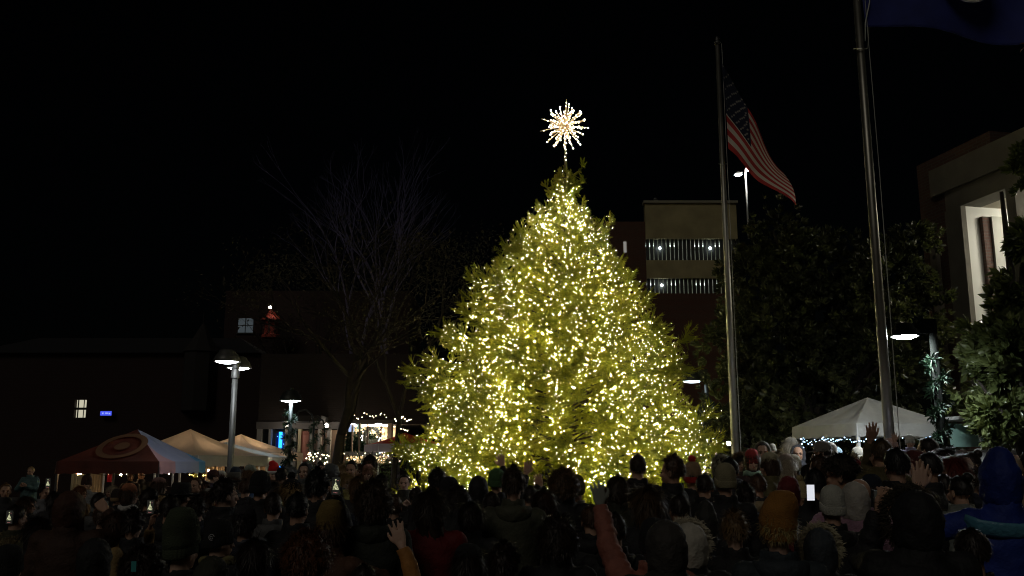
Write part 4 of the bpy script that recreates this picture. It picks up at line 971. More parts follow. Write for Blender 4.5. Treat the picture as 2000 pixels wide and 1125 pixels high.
def jacket_mesh(spec, style):
    k = key(spec) + style
    if k in JACK: return JACK[k]
    b = MB(); f = 1.0 if style == 'coat' else 1.10
    hem = .72 if style == 'coat' else .84
    b.tube([(0, 0, hem), (0, 0, .95), (0, 0, 1.12), (0, 0, 1.28), (0, -.005, 1.375), (0, -.008, 1.435), (0, -.01, 1.475)],
           [(.215 * f, .155 * f), (.20 * f, .15 * f), (.195 * f, .145 * f), (.215 * f, .148 * f), (.205 * f, .132 * f), (.125, .10), (.086, .082)], 22)
    b.lathe([(.088, 1.40), (.102, 1.44), (.094, 1.53), (.084, 1.545), (.075, 1.45)], n=24, fn=lambda p, a: V3((p.x, p.y * 1.0 - .01 + (.012 if p.y > 0 else 0), p.z)))
    for sh, el, wr, hp, side in arms_of(spec):
        cu = wr - (wr - el).normalized() * .012
        b.ell(sh, (.082 * f, .080 * f, .078 * f), 14, 10)
        pts = [sh, sh * .5 + el * .5, el, el * .5 + cu * .5, cu]; b.tube(pts, [.078 * f, .070 * f, .063 * f, .058 * f, .046 * f], 14)
        b.tube([V3((0, 0, 1.35)), sh], [.10, .078 * f], 12)
    off = V3((rn.uniform(0, 50), 3, 5)); arm_ = [(np.array(el), np.array(wr), np.array(sh)) for sh, el, wr, hp, side in arms_of(spec)]
    def disp(co):
        out = np.empty(len(co), np.float32)
        for i, c in enumerate(co):
            v = V3(c); q = mnoise.noise(V3((v.x * 9, v.y * 9, v.z * 14)) + off) * .010 + mnoise.noise(v * 30 + off) * .003
            if style == 'puffer':
                best = c[2]
                if abs(c[0]) > .2 or c[2] > 1.5:
                    for el, wr, sh in arm_:
                        if (c[0] > 0) == (el[0] > 0):
                            dd = wr - el; L = np.linalg.norm(dd); t_ = float((c - el) @ dd) / L; best = t_ + 3
                q += .008 * abs(math.sin(best * math.pi / .062 + 1.6 * mnoise.noise(v * 9))) - .004 + mnoise.noise(v * 34) * .005
            out[i] = q
        return out
    JACK[k] = remesh(b, .015, 3, 'jacket', disp); return JACK[k]
_tm = MB()
for s in (-1, 1):
    _tm.tube([(.08 * s, 0, .98), (.10 * s, .01, .74), (.105 * s, .015, .5), (.105 * s, -.005, .3), (.105 * s, -.01, .085)], [(.115, .115), .10, .085, .08, .078], 14)
_tm.ell((0, 0, .93), (.175, .125, .12), 14, 10)
TROU = remesh(_tm, .016, 2, 'trousers', lambda co: np.array([mnoise.noise(V3(c) * 11) * .008 for c in co], np.float32))
_sm = MB(); _sm.tube([(.105, -.07, .05), (.108, .03, .05), (.118, .17, .035)], [.05, .048, .036], 12); _sm.tube([(.105, -.02, .05), (.105, -.02, .13)], [.052, .05], 12); SHOE = remesh(_sm, .009, 2, 'shoe')
_sm = MB(); _sm.tube([(-.105, -.07, .05), (-.108, .03, .05), (-.118, .17, .035)], [.05, .048, .036], 12); _sm.tube([(-.105, -.02, .05), (-.105, -.02, .13)], [.052, .05], 12); SHOE2 = remesh(_sm, .009, 2, 'shoe')
_e = MB(); _e.ell((0, 0, 0), (.0115, .008, .0075), 10, 8); EYE = _e.mesh('eye', True)
_e = MB(); _e.tube([(-.022, -.006, 0), (-.01, .002, .0015), (0, .004, 0), (.01, .002, .0015), (.022, -.006, 0)], [.002, .0048, .005, .0048, .002], 8); LIPS = _e.mesh('lips', True)
_e = MB(); [_e.tube([(s * .014, 0, 0), (s * .03, -.002, .004), (s * .048, -.013, -.002)], [.003, .004, .002], 6) for s in (-1, 1)]; BROW = _e.mesh('eyebrows', True)
def shell(inside, r, c, n=40, m=26, nz=.004, nf=14, seed=0, shape=None):
    """a closed skin round the head; where inside(dir) is False it sinks below the scalp"""
    V = []; Fc = []; o = V3((seed * 3.1, seed, 2))
    for i in range(m + 1):
        th = math.pi * i / m
        for k in range(n):
            a = 2 * math.pi * k / n; d = V3((math.sin(th) * math.cos(a), math.sin(th) * math.sin(a), math.cos(th)))
            q = inside(d); kk = .62 + .38 * q; rr = V3((d.x * r[0], d.y * r[1], d.z * r[2])) * kk
            rr += d * mnoise.noise(d * nf * .4 + o) * nz * q * 2 + d * mnoise.noise(d * nf + o) * nz * q
            if shape: rr = shape(rr, d)
            V.append(tuple(rr + V3(c)))
    for i in range(m):
        for k in range(n):
            k2 = (k + 1) % n; Fc.append((i * n + k, (i + 1) * n + k, (i + 1) * n + k2, i * n + k2))
    return V, Fc
def sstep(x, a, b): t = min(1, max(0, (x - a) / (b - a))); return t * t * (3 - 2 * t)
def strands(V, F_, n, seed, L=.06, wid=.0035, out_=.25, curl=.0, segs=3):
    """thin hair cards leaving the shell surface"""
    r_ = random.Random(seed); base = len(V); vs = []; fs = []; c = V3((0, -.01, 1.63)); src = V[:]
    for i in range(n):
        p = V3(r_.choice(src)); d = (p - c); 
        if d.length < .072 or (d.y > .07 and d.z < .05): continue
        d.normalize(); tang = V3((0, 0, -1)) - d * (-d.z); tang = tang.normalized() if tang.length > .1 else V3((0, -1, 0))
        tang = (tang + V3((r_.gauss(0, .35), r_.gauss(0, .35), r_.gauss(0, .2)))).normalized(); sd = tang.cross(d).normalized() * wid; q = p.copy(); pts = [q.copy()]; l = L * r_.uniform(.6, 1.3); ph = r_.uniform(0, 6)
        for k in range(segs):
            dd = (tang + d * out_ * r_.uniform(.3, 1.2) + V3((math.sin(ph + k * 1.9), math.cos(ph + k * 1.7), math.sin(ph * 2 + k))) * curl).normalized(); q = q + dd * l / segs; pts.append(q.copy())
        o = base + len(vs)
        for k, pt in enumerate(pts):
            w_ = 1 - .8 * k / segs; vs += [tuple(pt + sd * w_), tuple(pt - sd * w_)]
        for k in range(segs): fs.append((o + 2 * k, o + 2 * k + 1, o + 2 * k + 3, o + 2 * k + 2))
    return V + vs, F_ + fs
HC = {}
def hair_mesh(kind):
    if kind in HC: return HC[kind]
    cap = lambda d: sstep(d.z + (-.75 if d.y > .25 else 0) * sstep(d.y, .25, .7) * 1.0, -.28 - .42 * (d.y < 0), -.10 - .40 * (d.y < 0))
    sd = sum(map(ord, kind))
    if kind == 'short': V, F_ = shell(cap, (.083, .104, .102), (0, -.008, 1.652), nz=.004, nf=16, seed=1); V, F_ = strands(V, F_, 1300, 3, .028, .003, .25)
    elif kind == 'tousled': V, F_ = shell(cap, (.090, .110, .108), (0, -.01, 1.652), nz=.010, nf=9, seed=2); V, F_ = strands(V, F_, 1500, 4, .045, .003, .7, .4)
    elif kind == 'curly':
        V, F_ = shell(lambda d: sstep(d.z - max(0, d.y - .3) * 1.2, -.75, -.55), (.125, .135, .130), (0, -.025, 1.625), nz=.016, nf=10, seed=3); V, F_ = strands(V, F_, 3200, 5, .055, .0032, .9, .95, 4)
    elif kind == 'bob':
        def sh(p, d): return V3((p.x, p.y, p.z - (.06 * sstep(-d.z, 0, .8) if d.y < .5 else 0)))
        V, F_ = shell(lambda d: sstep(d.z - max(0, d.y - .3) * 1.3 + (.55 if abs(d.x) > .5 else 0), -.8, -.6), (.098, .115, .108), (0, -.012, 1.645), nz=.006, nf=14, seed=4, shape=sh); V, F_ = strands(V, F_, 1800, 6, .08, .003, .08)
    elif kind == 'long' or kind == 'wavy':
        w_ = .012 if kind == 'wavy' else .004
        def sh(p, d):
            k_ = sstep(-d.z, -.1, 1)
            return V3((p.x * (1 + .25 * k_) + w_ * math.sin(p.z * 60), p.y - .015 * k_, p.z - .30 * k_ * k_ * (1 if d.y < .45 else 0)))
        V, F_ = shell(lambda d: sstep(d.z - max(0, d.y - .2) * 1.5 + (.6 if abs(d.x) > .55 else 0), -1.3, -1.0) if d.y < .45 else sstep(d.z, .5, .7), (.095, .112, .108), (0, -.014, 1.648), n=48, m=40, nz=.006 if kind == 'long' else .012, nf=14, seed=5, shape=sh); V, F_ = strands(V, F_, 2600, 7, .12, .003, .07, .05 if kind == 'long' else .35, 4)
    elif kind == 'nape': V, F_ = shell(cap, (.0805, .0995, .097), (0, -.008, 1.650), nz=.003, nf=30, seed=8)
    elif kind == 'bun': V, F_ = shell(cap, (.082, .103, .1), (0, -.008, 1.652), nz=.003, seed=6); b = MB(); b.ell((0, -.09, 1.74), .042, 14, 10); o = len(V); V = V + b.v; F_ = F_ + [tuple(i + o for i in f) for f in b.f]; V, F_ = strands(V, F_, 700, 8, .03, .002, .2)
    me = bpy.data.meshes.new('hair'); me.from_pydata(V, [], F_); me.polygons.foreach_set('use_smooth', [True] * len(F_)); me.update(); HC[kind] = me; return me
HT = {}
def hat_mesh(kind):
    """list of (part name, mesh, slot) ; slot 0 main colour, 1 second colour"""
    if kind in HT: return HT[kind]
    res = []
    el = lambda p, a: V3((p.x, p.y * 1.19 - .008, p.z))
    def knit(p, a, amp=.0016, n=26): f = 1 + amp / max(.02, math.hypot(p.x, p.y)) * math.cos(n * a); return V3((p.x * f, p.y * f * 1.19 - .008, p.z))
    if kind in ('beanie', 'pombeanie', 'tight', 'slouch'):
        ht = {'beanie': .0, 'pombeanie': .01, 'tight': -.018, 'slouch': .075}[kind]; b = MB(); rr = 1.0 if kind != 'slouch' else 1.13
        pr = [(.080, 1.645), (.088, 1.655), (.0895 * rr, 1.69), (.086 * rr, 1.725 + ht * .4), (.074 * rr, 1.757 + ht * .7), (.054 * rr, 1.780 + ht), (.03 * rr, 1.793 + ht), (.0, 1.797 + ht)]
        sl = kind == 'slouch'
        def fn(p, a):
            p = knit(p, a, n=40 if sl else 26); p.z -= .030 * sstep(-p.y, -.02, .09) * (1 - sstep(p.z, 1.66, 1.74))
            if sl: k_ = sstep(p.z, 1.68, 1.86); p.x += .022 * k_; p.y -= .03 * k_; p += V3((p.x, p.y, 0)) * .10 * mnoise.noise(V3((a * .8, p.z * 28, 3)))
            else: p += V3((p.x, p.y, 0)) * .05 * mnoise.noise(V3((math.cos(a) * 1.5, math.sin(a) * 1.5, p.z * 18)))
            return p
        # finer profile
        fp_ = []
        for (r0, z0), (r1, z1) in zip(pr[:-1], pr[1:]):
            for q in (0, .34, .67): fp_.append((r0 + (r1 - r0) * q, z0 + (z1 - z0) * q))
        fp_.append(pr[-1]); b.lathe(fp_, n=78, fn=fn); res.append(('crown_knit', b.mesh('knit', True), 0))
        lowb = lambda p, a, *q: (lambda v: V3((v.x, v.y, v.z - .030 * sstep(-v.y, -.02, .09))))(knit(p, a, *q))
        b = MB(); b.lathe([(.079, 1.618), (.0875, 1.612), (.0925, 1.62), (.0935, 1.645), (.0925, 1.668), (.088, 1.676), (.083, 1.672)], n=78, fn=lambda p, a: lowb(p, a, .0024)); res.append(('cuff', b.mesh('cuff', True), 1))
        if kind == 'pombeanie':
            V, F_ = shell(lambda d: 1, (.034, .034, .032), (0, -.01, 1.832), 18, 12, .003, 12, 3); r_ = random.Random(4); o0 = len(V); vs = []; fs = []
            for i in range(420):
                d = V3((r_.gauss(0, 1), r_.gauss(0, 1), r_.gauss(0, 1))).normalized(); s_ = d.orthogonal().normalized() * .0028; c = V3((0, -.01, 1.832)); o = o0 + len(vs); vs += [tuple(c + d * .03 + s_), tuple(c + d * .03 - s_), tuple(c + d * .046)]; fs.append((o, o + 1, o + 2))
            me = bpy.data.meshes.new('pompom'); me.from_pydata(V + vs, [], F_ + fs); me.update(); res.append(('pompom', me, 1))
    elif kind == 'cap':
        b = MB(); b.lathe([(.083, 1.645), (.088, 1.66), (.088, 1.70), (.078, 1.74), (.05, 1.763), (.02, 1.77), (0, 1.77)], n=40, fn=el); res.append(('crown', b.mesh('crown', True), 0))
        b = MB(); n = 14; vs = []
        for i in range(n + 1):
            a = math.pi * (.16 + .68 * i / n); s_ = math.sin(math.pi * i / n) ** .6
            vs += [(.086 * math.cos(a), .10 * math.sin(a) - .008, 1.655), (.092 * math.cos(a), .10 * math.sin(a) + .075 * s_, 1.642), (.086 * math.cos(a), .10 * math.sin(a) - .008, 1.650), (.092 * math.cos(a), .10 * math.sin(a) + .075 * s_, 1.636)]
        fs = []
        for i in range(n): o = 4 * i; fs += [(o, o + 4, o + 5, o + 1), (o + 2, o + 3, o + 7, o + 6), (o + 1, o + 5, o + 7, o + 3)]
        b.add(vs, fs); res.append(('brim', b.mesh('brim', True), 1))
    elif kind == 'brim':
        b = MB(); b.lathe([(.086, 1.66), (.09, 1.70), (.084, 1.76), (.07, 1.785), (.05, 1.775), (0, 1.768)], n=40, fn=el); res.append(('crown', b.mesh('crown', True), 0))
        b = MB(); b.lathe([(.086, 1.665), (.12, 1.655), (.165, 1.668), (.165, 1.662), (.12, 1.648), (.084, 1.655)], n=40, fn=el); res.append(('brim', b.mesh('brim', True), 0))
    elif kind == 'santa':
        b = MB(); pts = [(0, -.01, 1.66), (.0, -.012, 1.72), (.015, -.015, 1.77), (.04, -.02, 1.80), (.075, -.03, 1.80), (.10, -.035, 1.765)]
        b.tube(pts, [(.088, .105), (.084, .10), (.068, .075), (.045, .05), (.028, .03), (.012, .012)], 24); res.append(('cone', b.mesh('cone', True), 0))
        b = MB(); b.lathe([(.083, 1.625), (.094, 1.632), (.097, 1.65), (.094, 1.668), (.083, 1.675)], n=40, fn=el); res.append(('fur_band', b.mesh('band', True), 1))
        b = MB(); b.ell((.105, -.036, 1.755), .024, 14, 10); res.append(('pompom', b.mesh('pompom', True), 1))
    elif kind == 'furhat':
        V, F_ = shell(lambda d: sstep(d.z - max(0, d.y - .4) * .5, -.25, -.05), (.112, .130, .125), (0, -.01, 1.665), nz=.010, nf=12, seed=9); V, F_ = strands(V, F_, 2600, 12, .035, .0035, 1.0, .5)
        me = bpy.data.meshes.new('fur'); me.from_pydata(V, [], F_); me.update(); res.append(('fur', me, 0))
    HT[kind] = res; return res
HD = {}
def hood_mesh(kind):
    """kind: up | furup | down | furdown | point"""
    if kind in HD: return HD[kind]
    res = []
    if kind in ('up', 'furup', 'point'):
        def ins(d): return 1 - sstep(d.y, .45, .62) * (1 if d.z > -.75 else 0) * (1 - sstep(abs(d.z), .9, 1))
        def sh(p, d):
            k_ = sstep(-d.z, .1, .9); x = p.x * (1 + .28 * k_); y = p.y * (1 + .05 * k_); z = p.z - .045 * k_
            if kind == 'point': z += .045 * sstep(d.z, .6, 1) ; y -= .02 * sstep(d.z, .6, 1)
            if abs(p.x) < .02 and d.y < 0: z += .0
            w_ = .012 * mnoise.noise(V3((p.x * 14, p.y * 14, p.z * 9))) + .006 * mnoise.noise(V3((p.x * 40, p.y * 30, p.z * 22))); kp = .45 if kind == 'point' else 1; x *= 1 + w_ * 4 * kp; y *= 1 + w_ * 4 * kp; return V3((x, y, z))
        V, F_ = shell(ins, (.108, .128, .132), (0, -.014, 1.632), 52, 40, .004, 8, 5, sh)
        me = bpy.data.meshes.new('hood'); me.from_pydata(V, [], F_); me.polygons.foreach_set('use_smooth', [True] * len(F_)); me.update(); res.append(('hood', me, 0))
        ring = [V3((.112 * math.cos(a), .062 + .012 * math.cos(2 * a), 1.632 + .132 * math.sin(a))) for a in [2 * math.pi * i / 40 for i in range(40)]]
    else:
        b = MB(); pts = [V3((.135 * math.cos(a), .02 + .125 * math.sin(a), 1.452 - .035 * math.sin(a) * -1)) for a in [math.pi * (1.02 + .96 * i / 16) for i in range(17)]]
        b.tube(pts, [(.02 + .034 * math.sin(math.pi * i / 16), .03 + .042 * math.sin(math.pi * i / 16)) for i in range(17)], 14)
        me = remesh(b, .010, 3, 'hood', lambda co: np.array([mnoise.noise(V3(c) * 22) * .006 for c in co], np.float32)); res.append(('hood', me, 0)); ring = pts
        if kind == 'furdown': ring = [V3((p.x * 1.18, p.y * 1.12 - .012, p.z + .02)) for p in pts]
    if 'fur' in kind:
        r_ = random.Random(6); vs = []; fs = []
        for i in range(3600):
            t_ = r_.uniform(0, len(ring) - (1 if 'down' in kind else 0)); i0 = int(t_) % len(ring); p = ring[i0].lerp(ring[(i0 + 1) % len(ring)], t_ - int(t_)) if not ('down' in kind and i0 + 1 >= len(ring)) else ring[i0]
            c = V3((0, 0, 1.63)) if 'up' in kind else V3((0, 0, 1.42)); d = (p - c).normalized() * .8 + V3((r_.gauss(0, .6), r_.gauss(0, .6), r_.gauss(0, .6))); d.normalize(); l = r_.uniform(.018, .05); s_ = d.orthogonal().normalized() * .0028
            p = p + V3((r_.gauss(0, .012), r_.gauss(0, .012), r_.gauss(0, .012))); o = len(vs); vs += [tuple(p + s_), tuple(p - s_), tuple(p + d * l * .6 + s_ * .7 + V3((0, 0, -.002))), tuple(p + d * l + V3((0, 0, -.01)))]; fs += [(o, o + 1, o + 2), (o + 1, o + 3, o + 2)]
        me = bpy.data.meshes.new('fur_trim'); me.from_pydata(vs, [], fs); me.update(); res.append(('fur_trim', me, 1))
    HD[kind] = res; return res
def cmat(pref, c, **k):
    return mat('%s_%02d_%02d_%02d' % (pref, int(c[0] * 99), int(c[1] * 99), int(c[2] * 99)), c, **k)
SK = [(.55, .33, .23), (.48, .28, .19), (.62, .40, .30), (.24, .13, .08), (.38, .22, .14)]
GRP = 'people in the crowd'
def setm(o, m):
    """material on the object, so shared meshes can differ in colour"""
    if not o.data.materials: o.data.materials.append(None)
    o.material_slots[0].link = 'OBJECT'; o.material_slots[0].material = m
def part(nm, me, m, par, loc=None, sc=None):
    o = bpy.data.objects.new(nm, me); COL.objects.link(o); o.parent = par; setm(o, m)
    if loc is not None: o.location = loc
    if sc is not None: o.scale = sc if hasattr(sc, '__len__') else [sc] * 3
    return o
PEOPLE = []
def person(px, py, Y, label, face=0, j=(.02, .02, .022), style='coat', hat=None, hair=('short', (.03, .02, .015)), arms=('dn', 'dn'), skin=0, hood=None, sc=None, lh=None, rh=None, tilt=0, scarf=None, jl=None, lead=0, eyes=None, jrough=.75, lean=0):
    """px,py: top of the figure in the photograph; Y metres away; face 0 = looking away to the tree, 180 = to the camera"""
    top = 1.762
    if hair and hair[0] == 'curly': top = 1.765
    if hat: top = {'beanie': 1.797, 'pombeanie': 1.87, 'tight': 1.78, 'slouch': 1.87, 'cap': 1.77, 'brim': 1.785, 'santa': 1.81, 'furhat': 1.795}[hat[0]]
    if hood and hood[0] in ('up', 'furup'): top = 1.765
    if hood and hood[0] == 'point': top = 1.81
    q = at(px, py, Y); z0 = 0
    if sc is None: sc = q.z / top
    else: z0 = q.z - top * sc
    e = empty('person', (q.x, Y, z0), label, 'person', GRP, R(face)); bw = 1 + .07 * math.sin(px * 1.7 + py); e.scale = (sc * bw, sc * bw, sc)
    if tilt or lean: e.rotation_euler = (0, R(lean), R(face))
    arms = list(arms)
    Mi = Matrix.Rotation(-R(face), 3, 'Z')
    for k, hnd in ((0, lh), (1, rh)):
        if hnd:
            wpt = at(hnd[0], hnd[1], Y + hnd[2]) - V3((q.x, Y, z0)); l = (Mi @ wpt) / sc; arms[k] = ('t', round(l.x, 3), round(l.y, 3), round(l.z, 3), hnd[3] if len(hnd) > 3 else 'open')
    part('body', body_mesh(arms), cmat('skin', SK[skin], rough=.55, spec=.35), e)
    jk = part('jacket', jacket_mesh(arms, style), cmat('cloth_' + style, j, rough=jrough, noise=(7, .18), bump=(60, .35)), e)
    if jl: jk['label'] = jl
    part('trousers', TROU, cmat('denim', (.02, .022, .03)), e)
    part('shoe', SHOE, cmat('shoe', (.03, .025, .02)), e); part('shoe', SHOE2, cmat('shoe', (.03, .025, .02)), e)
    seen = abs(((face + 180) % 360) - 180) > 55
    if seen:
        part('eye', EYE, mat('eye_dark', (.03, .02, .015), .25), e, (.031, .0925, 1.618)); part('eye', EYE, MATS['eye_dark'], e, (-.031, .0925, 1.618))
        part('lips', LIPS, mat('lips', (.42, .14, .12), .5), e, (0, .1005, 1.562)); part('eyebrows', BROW, mat('brow', (.05, .03, .02), .8), e, (0, .099, 1.640))
    if hair: part('hair', hair_mesh(hair[0]), cmat('hair', hair[1], rough=.5, noise=(60, .35)), e)
    elif hat: part('hair', hair_mesh('nape'), cmat('hair', (.025, .016, .011), rough=.5, noise=(60, .35)), e)
    if hat:
        hm = hat_mesh(hat[0]); h0 = empty_part = None
        for nm, me, sl in hm:
            m_ = cmat('knit' if hat[0] != 'cap' else 'felt', hat[1] if sl == 0 or len(hat) < 3 else hat[2], rough=.9, bump=(110, .5), noise=(9, .15))
            if h0 is None: h0 = part('hat', me, m_, e)
            else: part(nm, me, m_, h0)
    if hood:
        h0 = None
        for nm, me, sl in hood_mesh(hood[0]):
            m_ = cmat('cloth_' + style, hood[1] if len(hood) > 1 and hood[1] else j, rough=jrough, noise=(7, .18), bump=(60, .35)) if sl == 0 else cmat('fur', hood[2], rough=.9, noise=(25, .3))
            if h0 is None: h0 = part(nm, me, m_, e)
            else: part(nm, me, m_, h0)
    if scarf: part('scarf', SCARF, cmat('scarf', scarf, rough=.9, bump=(90, .5)), e)
    PEOPLE.append(e); return e
_s2 = MB(); _s2.tube([V3((.098 * math.cos(a), .10 * math.sin(a) - .005, 1.488 + .012 * math.sin(3 * a))) for a in [2 * math.pi * i / 24 for i in range(25)]], [(.03, .034)] * 25, 12); SCARF = remesh(_s2, .010, 2, 'scarf', lambda co: np.array([mnoise.noise(V3(c) * 40) * .006 for c in co], np.float32))
# ---------------------------------------------------------------- phones held up
def phone(px, py, Y, hpx, label, pic='tree', bright=3.0, rz=0, ry=0):
    c = at(px, py, Y); H_ = hpx * Y / F; W_ = H_ * .5
    e = empty('phone', c, label, 'phone', 'phones held up'); e.rotation_euler = (R(4), R(ry), R(rz))
    b = MB(); b.box((0, 0, 0), (W_, .008, H_)); b.build('case', mat('phone_case', (.015, .015, .018), .4), e)
    b = MB(); b.box((0, -.0055, 0), (W_ * .92, .002, H_ * .95)); s_ = b.build('screen', emis('phone_' + pic, (.9, .92, 1) if pic == 'white' else (.012, .012, .010) if pic == 'tree' else (.003, .014, .012), bright if pic == 'white' else 1), e)
    if pic == 'tree':
        k = H_ * .42; T_ = [(0, 1), (.1, .62), (.20, .35), (.34, 0), (.46, -.45), (.50, -.8), (-.50, -.8), (-.46, -.4), (-.34, 0), (-.2, .35), (-.1, .62)]
        b = MB(); b.add([(x * k * .8, -.0085, z * k * .62) for x, z in T_], [tuple(range(len(T_)))]); b.ell((0, -.009, k * .82), (k * .10, .002, k * .10), 8, 6)
        def ex():
            m = emis('phone_tree_pic', (1, 1, .60), bright); n = m.node_tree
            if len(n.nodes) < 4:
                t = n.nodes.new('ShaderNodeTexVoronoi'); t.inputs['Scale'].default_value = 210; tc = n.nodes.new('ShaderNodeTexCoord'); n.links.new(tc.outputs['Object'], t.inputs['Vector'])
                r = n.nodes.new('ShaderNodeMapRange'); r.inputs['From Min'].default_value = .0; r.inputs['From Max'].default_value = .7; r.inputs['To Min'].default_value = bright * 1.6; r.inputs['To Max'].default_value = bright * .12
                n.links.new(t.outputs['Distance'], r.inputs[0]); e_ = [q for q in n.nodes if q.type == 'EMISSION'][0]; n.links.new(r.outputs[0], e_.inputs[1])
            return m
        b.build('picture', ex(), s_)
        b = MB()
        for x, z in ((-.2, -.86), (.18, -.9), (0, -.88), (.3, .7)): b.ell((x * k, -.0085, z * k), (k * .06, .002, k * .035), 6, 4)
        b.build('picture_glints', emis('phone_red', (1, .35, .35), .7), s_)
    return e
BLK = (.012, .012, .013); NAVY = (.012, .016, .03); CHAR = (.03, .03, .032); OLV = (.05, .05, .022); TAN = (.24, .15, .06); BRN = (.06, .035, .02)
HB = (.02, .013, .01); HBR = (.07, .035, .018); HBL = (.36, .24, .10); HG = (.2, .19, .17); HR = (.12, .03, .012); HLB = (.16, .09, .04)
P_n = person
# ---- left far
P_n(12, 943, 13, 'man with short fair hair at the far left edge, striped jacket sleeve', -150, CHAR, skin=0, hair=('short', HLB), hood=('down',))
k_ = P_n(61, 911, 16, 'fair haired child in pale teal riding on shoulders at the far left', 175, (.07, .13, .13), 'puffer', hair=('short', HBL), sc=.62, arms=('chest', 'chest'))
P_n(70, 929, 16.2, 'dark beanie adult carrying the child in pale teal', -160, BLK, hat=('beanie', (.02, .03, .035)), hair=None, arms=('wave', 'wave') if 0 else ('chest', 'chest'))
P_n(88, 947, 13, 'person in mottled grey sweater beside the child on shoulders', -120, (.16, .16, .17), hair=('tousled', HB), arms=('phone', 'phone'))
P_n(54, 969, 10.3, 'woman with long dark hair turned right at the far left', -75, BLK, hair=('long', HBR), skin=0)
P_n(34, 985, 7.2, 'person in a tan fur edged hood filming at the far left', -30, OLV, 'puffer', hair=('short', HB), hood=('furdown', OLV, (.34, .27, .15)), arms=('phone', 'phone'))
P_n(80, 1010, 6.6, 'dark coated person with maroon side panel, far left foreground', -20, BRN, hair=('long', HB), hood=('down', BLK))
P_n(20, 1062, 4.9, 'person in an orange sleeved jacket cut by the lower left corner', 10, (.25, .10, .04), 'puffer', hair=('short', HB), hat=('beanie', BLK))
P_n(140, 958, 6.4, 'large dark rust hooded person raising a phone, left of the red tent', 5, (.05, .022, .012), 'coat', hair=None, hood=('up', (.06, .022, .012)), arms=('dn', 'phone2'))
P_n(170, 927, 15, 'man in dark beanie and patterned grey jacket under the red tent', -170, (.20, .20, .19), 'puffer', hat=('beanie', (.05, .02, .015)), hair=None, skin=1)
P_n(158, 948, 12.5, 'woman with reddish hair below the man in the patterned jacket', -100, (.14, .06, .02), hair=('bob', (.16, .06, .02)))
P_n(196, 961, 9.4, 'dark haired person with grey collar under the left tent', -20, CHAR, hair=('short', HB), hood=('down', (.1, .1, .1)))
P_n(219, 949, 15.5, 'woman with pale hair glimpsed beneath the pink towel', 150, CHAR, hair=('bob', (.4, .32, .22)))
P_n(230, 954, 12.6, 'person in a tan and black cap left of the orange beanie', -10, BLK, hat=('beanie', (.03, .02, .015), (.30, .20, .10)), hair=None)
P_n(254, 943, 10.2, 'woman in an orange ribbed beanie and white scarf seen in profile', -62, BLK, hat=('beanie', (.42, .16, .08), (.46, .17, .08)), hair=('bob', HBR), scarf=(.6, .58, .55), skin=2)
P_n(256, 921, 21, 'dark figure standing inside the red tent, left of its pole', 180, BLK, hair=('short', HB), skin=3)
P_n(277, 918, 21.3, 'taller dark figure inside the red tent, right of its pole', 180, BLK, hair=('short', HB), skin=4)
P_n(312, 932, 11.5, 'person in a floral peaked cap and tan jacket near the tent', -40, TAN, hat=('cap', (.35, .2, .18), (.14, .10, .08)), hair=('bob', HBR), skin=1)
P_n(295, 952, 8.6, 'black haired person with tan cheek, right of the orange beanie', -28, BLK, hair=('short', HB), skin=1)
P_n(262, 994, 6.6, 'dark haired person between the two raised phones at left', 8, BLK, hair=('tousled', HB))
P_n(356, 942, 8.6, 'person in a wide brimmed black hat left of the lamp post', -20, BLK, hat=('brim', BLK), hair=('short', HB))
P_n(384, 931, 13, 'small face under the striped tent side, hair tied back', 160, BRN, hair=('bun', HBR))
P_n(398, 938, 13.5, 'person with warm lit face right under the striped tent side', -150, (.2, .05, .03), hair=('long', HBR))
P_n(408, 953, 11, 'woman with white headband left of the yellow lit face', -45, BLK, hair=('long', HBR), hat=('tight', (.4, .38, .33)))
P_n(335, 966, 7.2, 'heavy dark coated person in front of the wide brimmed hat', -8, BLK, hair=('short', HB), hood=('down',))
P_n(441, 936, 7.5, 'dark haired man with yellow lit cheek left of the lamp post', -50, BLK, hair=('tousled', HB), skin=2, arms=('dn', 'chest'))
P_n(232, 998, 6.6, 'brown haired woman raising a phone in a tan corduroy sleeve', -70, (.30, .20, .08), 'coat', hair=('bob', HBR), rh=None, arms=('dn', 'dn'), lh=(296, 1030, .25, 'grip'), skin=1)
P_n(360, 989, 4.55, 'big dark green beanie with a bare cheek, lower left', -25, BLK, hat=('slouch', (.055, .07, .04)), hair=None, skin=2, sc=.845)
bk = P_n(430, 1012, 5.6, 'person in a navy beanie with a white ring crest, lower left', -48, BLK, hat=('beanie', (.012, .014, .02)), hair=None, scarf=(.22, .19, .08), skin=2)
b = MB()
for a0, a1, r_ in ((.2, 5.2, .021), (2.2, 5.9, .012), (0, 2.6, .006)):
    b.tube([(r_ * math.cos(a0 + (a1 - a0) * i / 18) * .9, 0, r_ * math.sin(a0 + (a1 - a0) * i / 18)) for i in range(19)], .0022, 6, False)
cr = b.build('crest', mat('crest_thread', (.55, .55, .58), .8), bk); cr.location = (.0775, -.092, 1.668); cr.rotation_euler = (0, 0, R(48))
P_n(285, 1068, 4.6, 'low dark haired head beside the teal phone, bottom left', 0, BLK, hair=('curly', HB))
P_n(190, 1050, 5.0, 'dark hooded shape at the bottom left, below the rust hood', 0, BLK, hood=('up', BLK), hair=None)
P_n(418, 1085, 4.3, 'olive collared person below the ring crest beanie', -10, OLV, hair=None, hood=('up', (.03, .03, .018)))
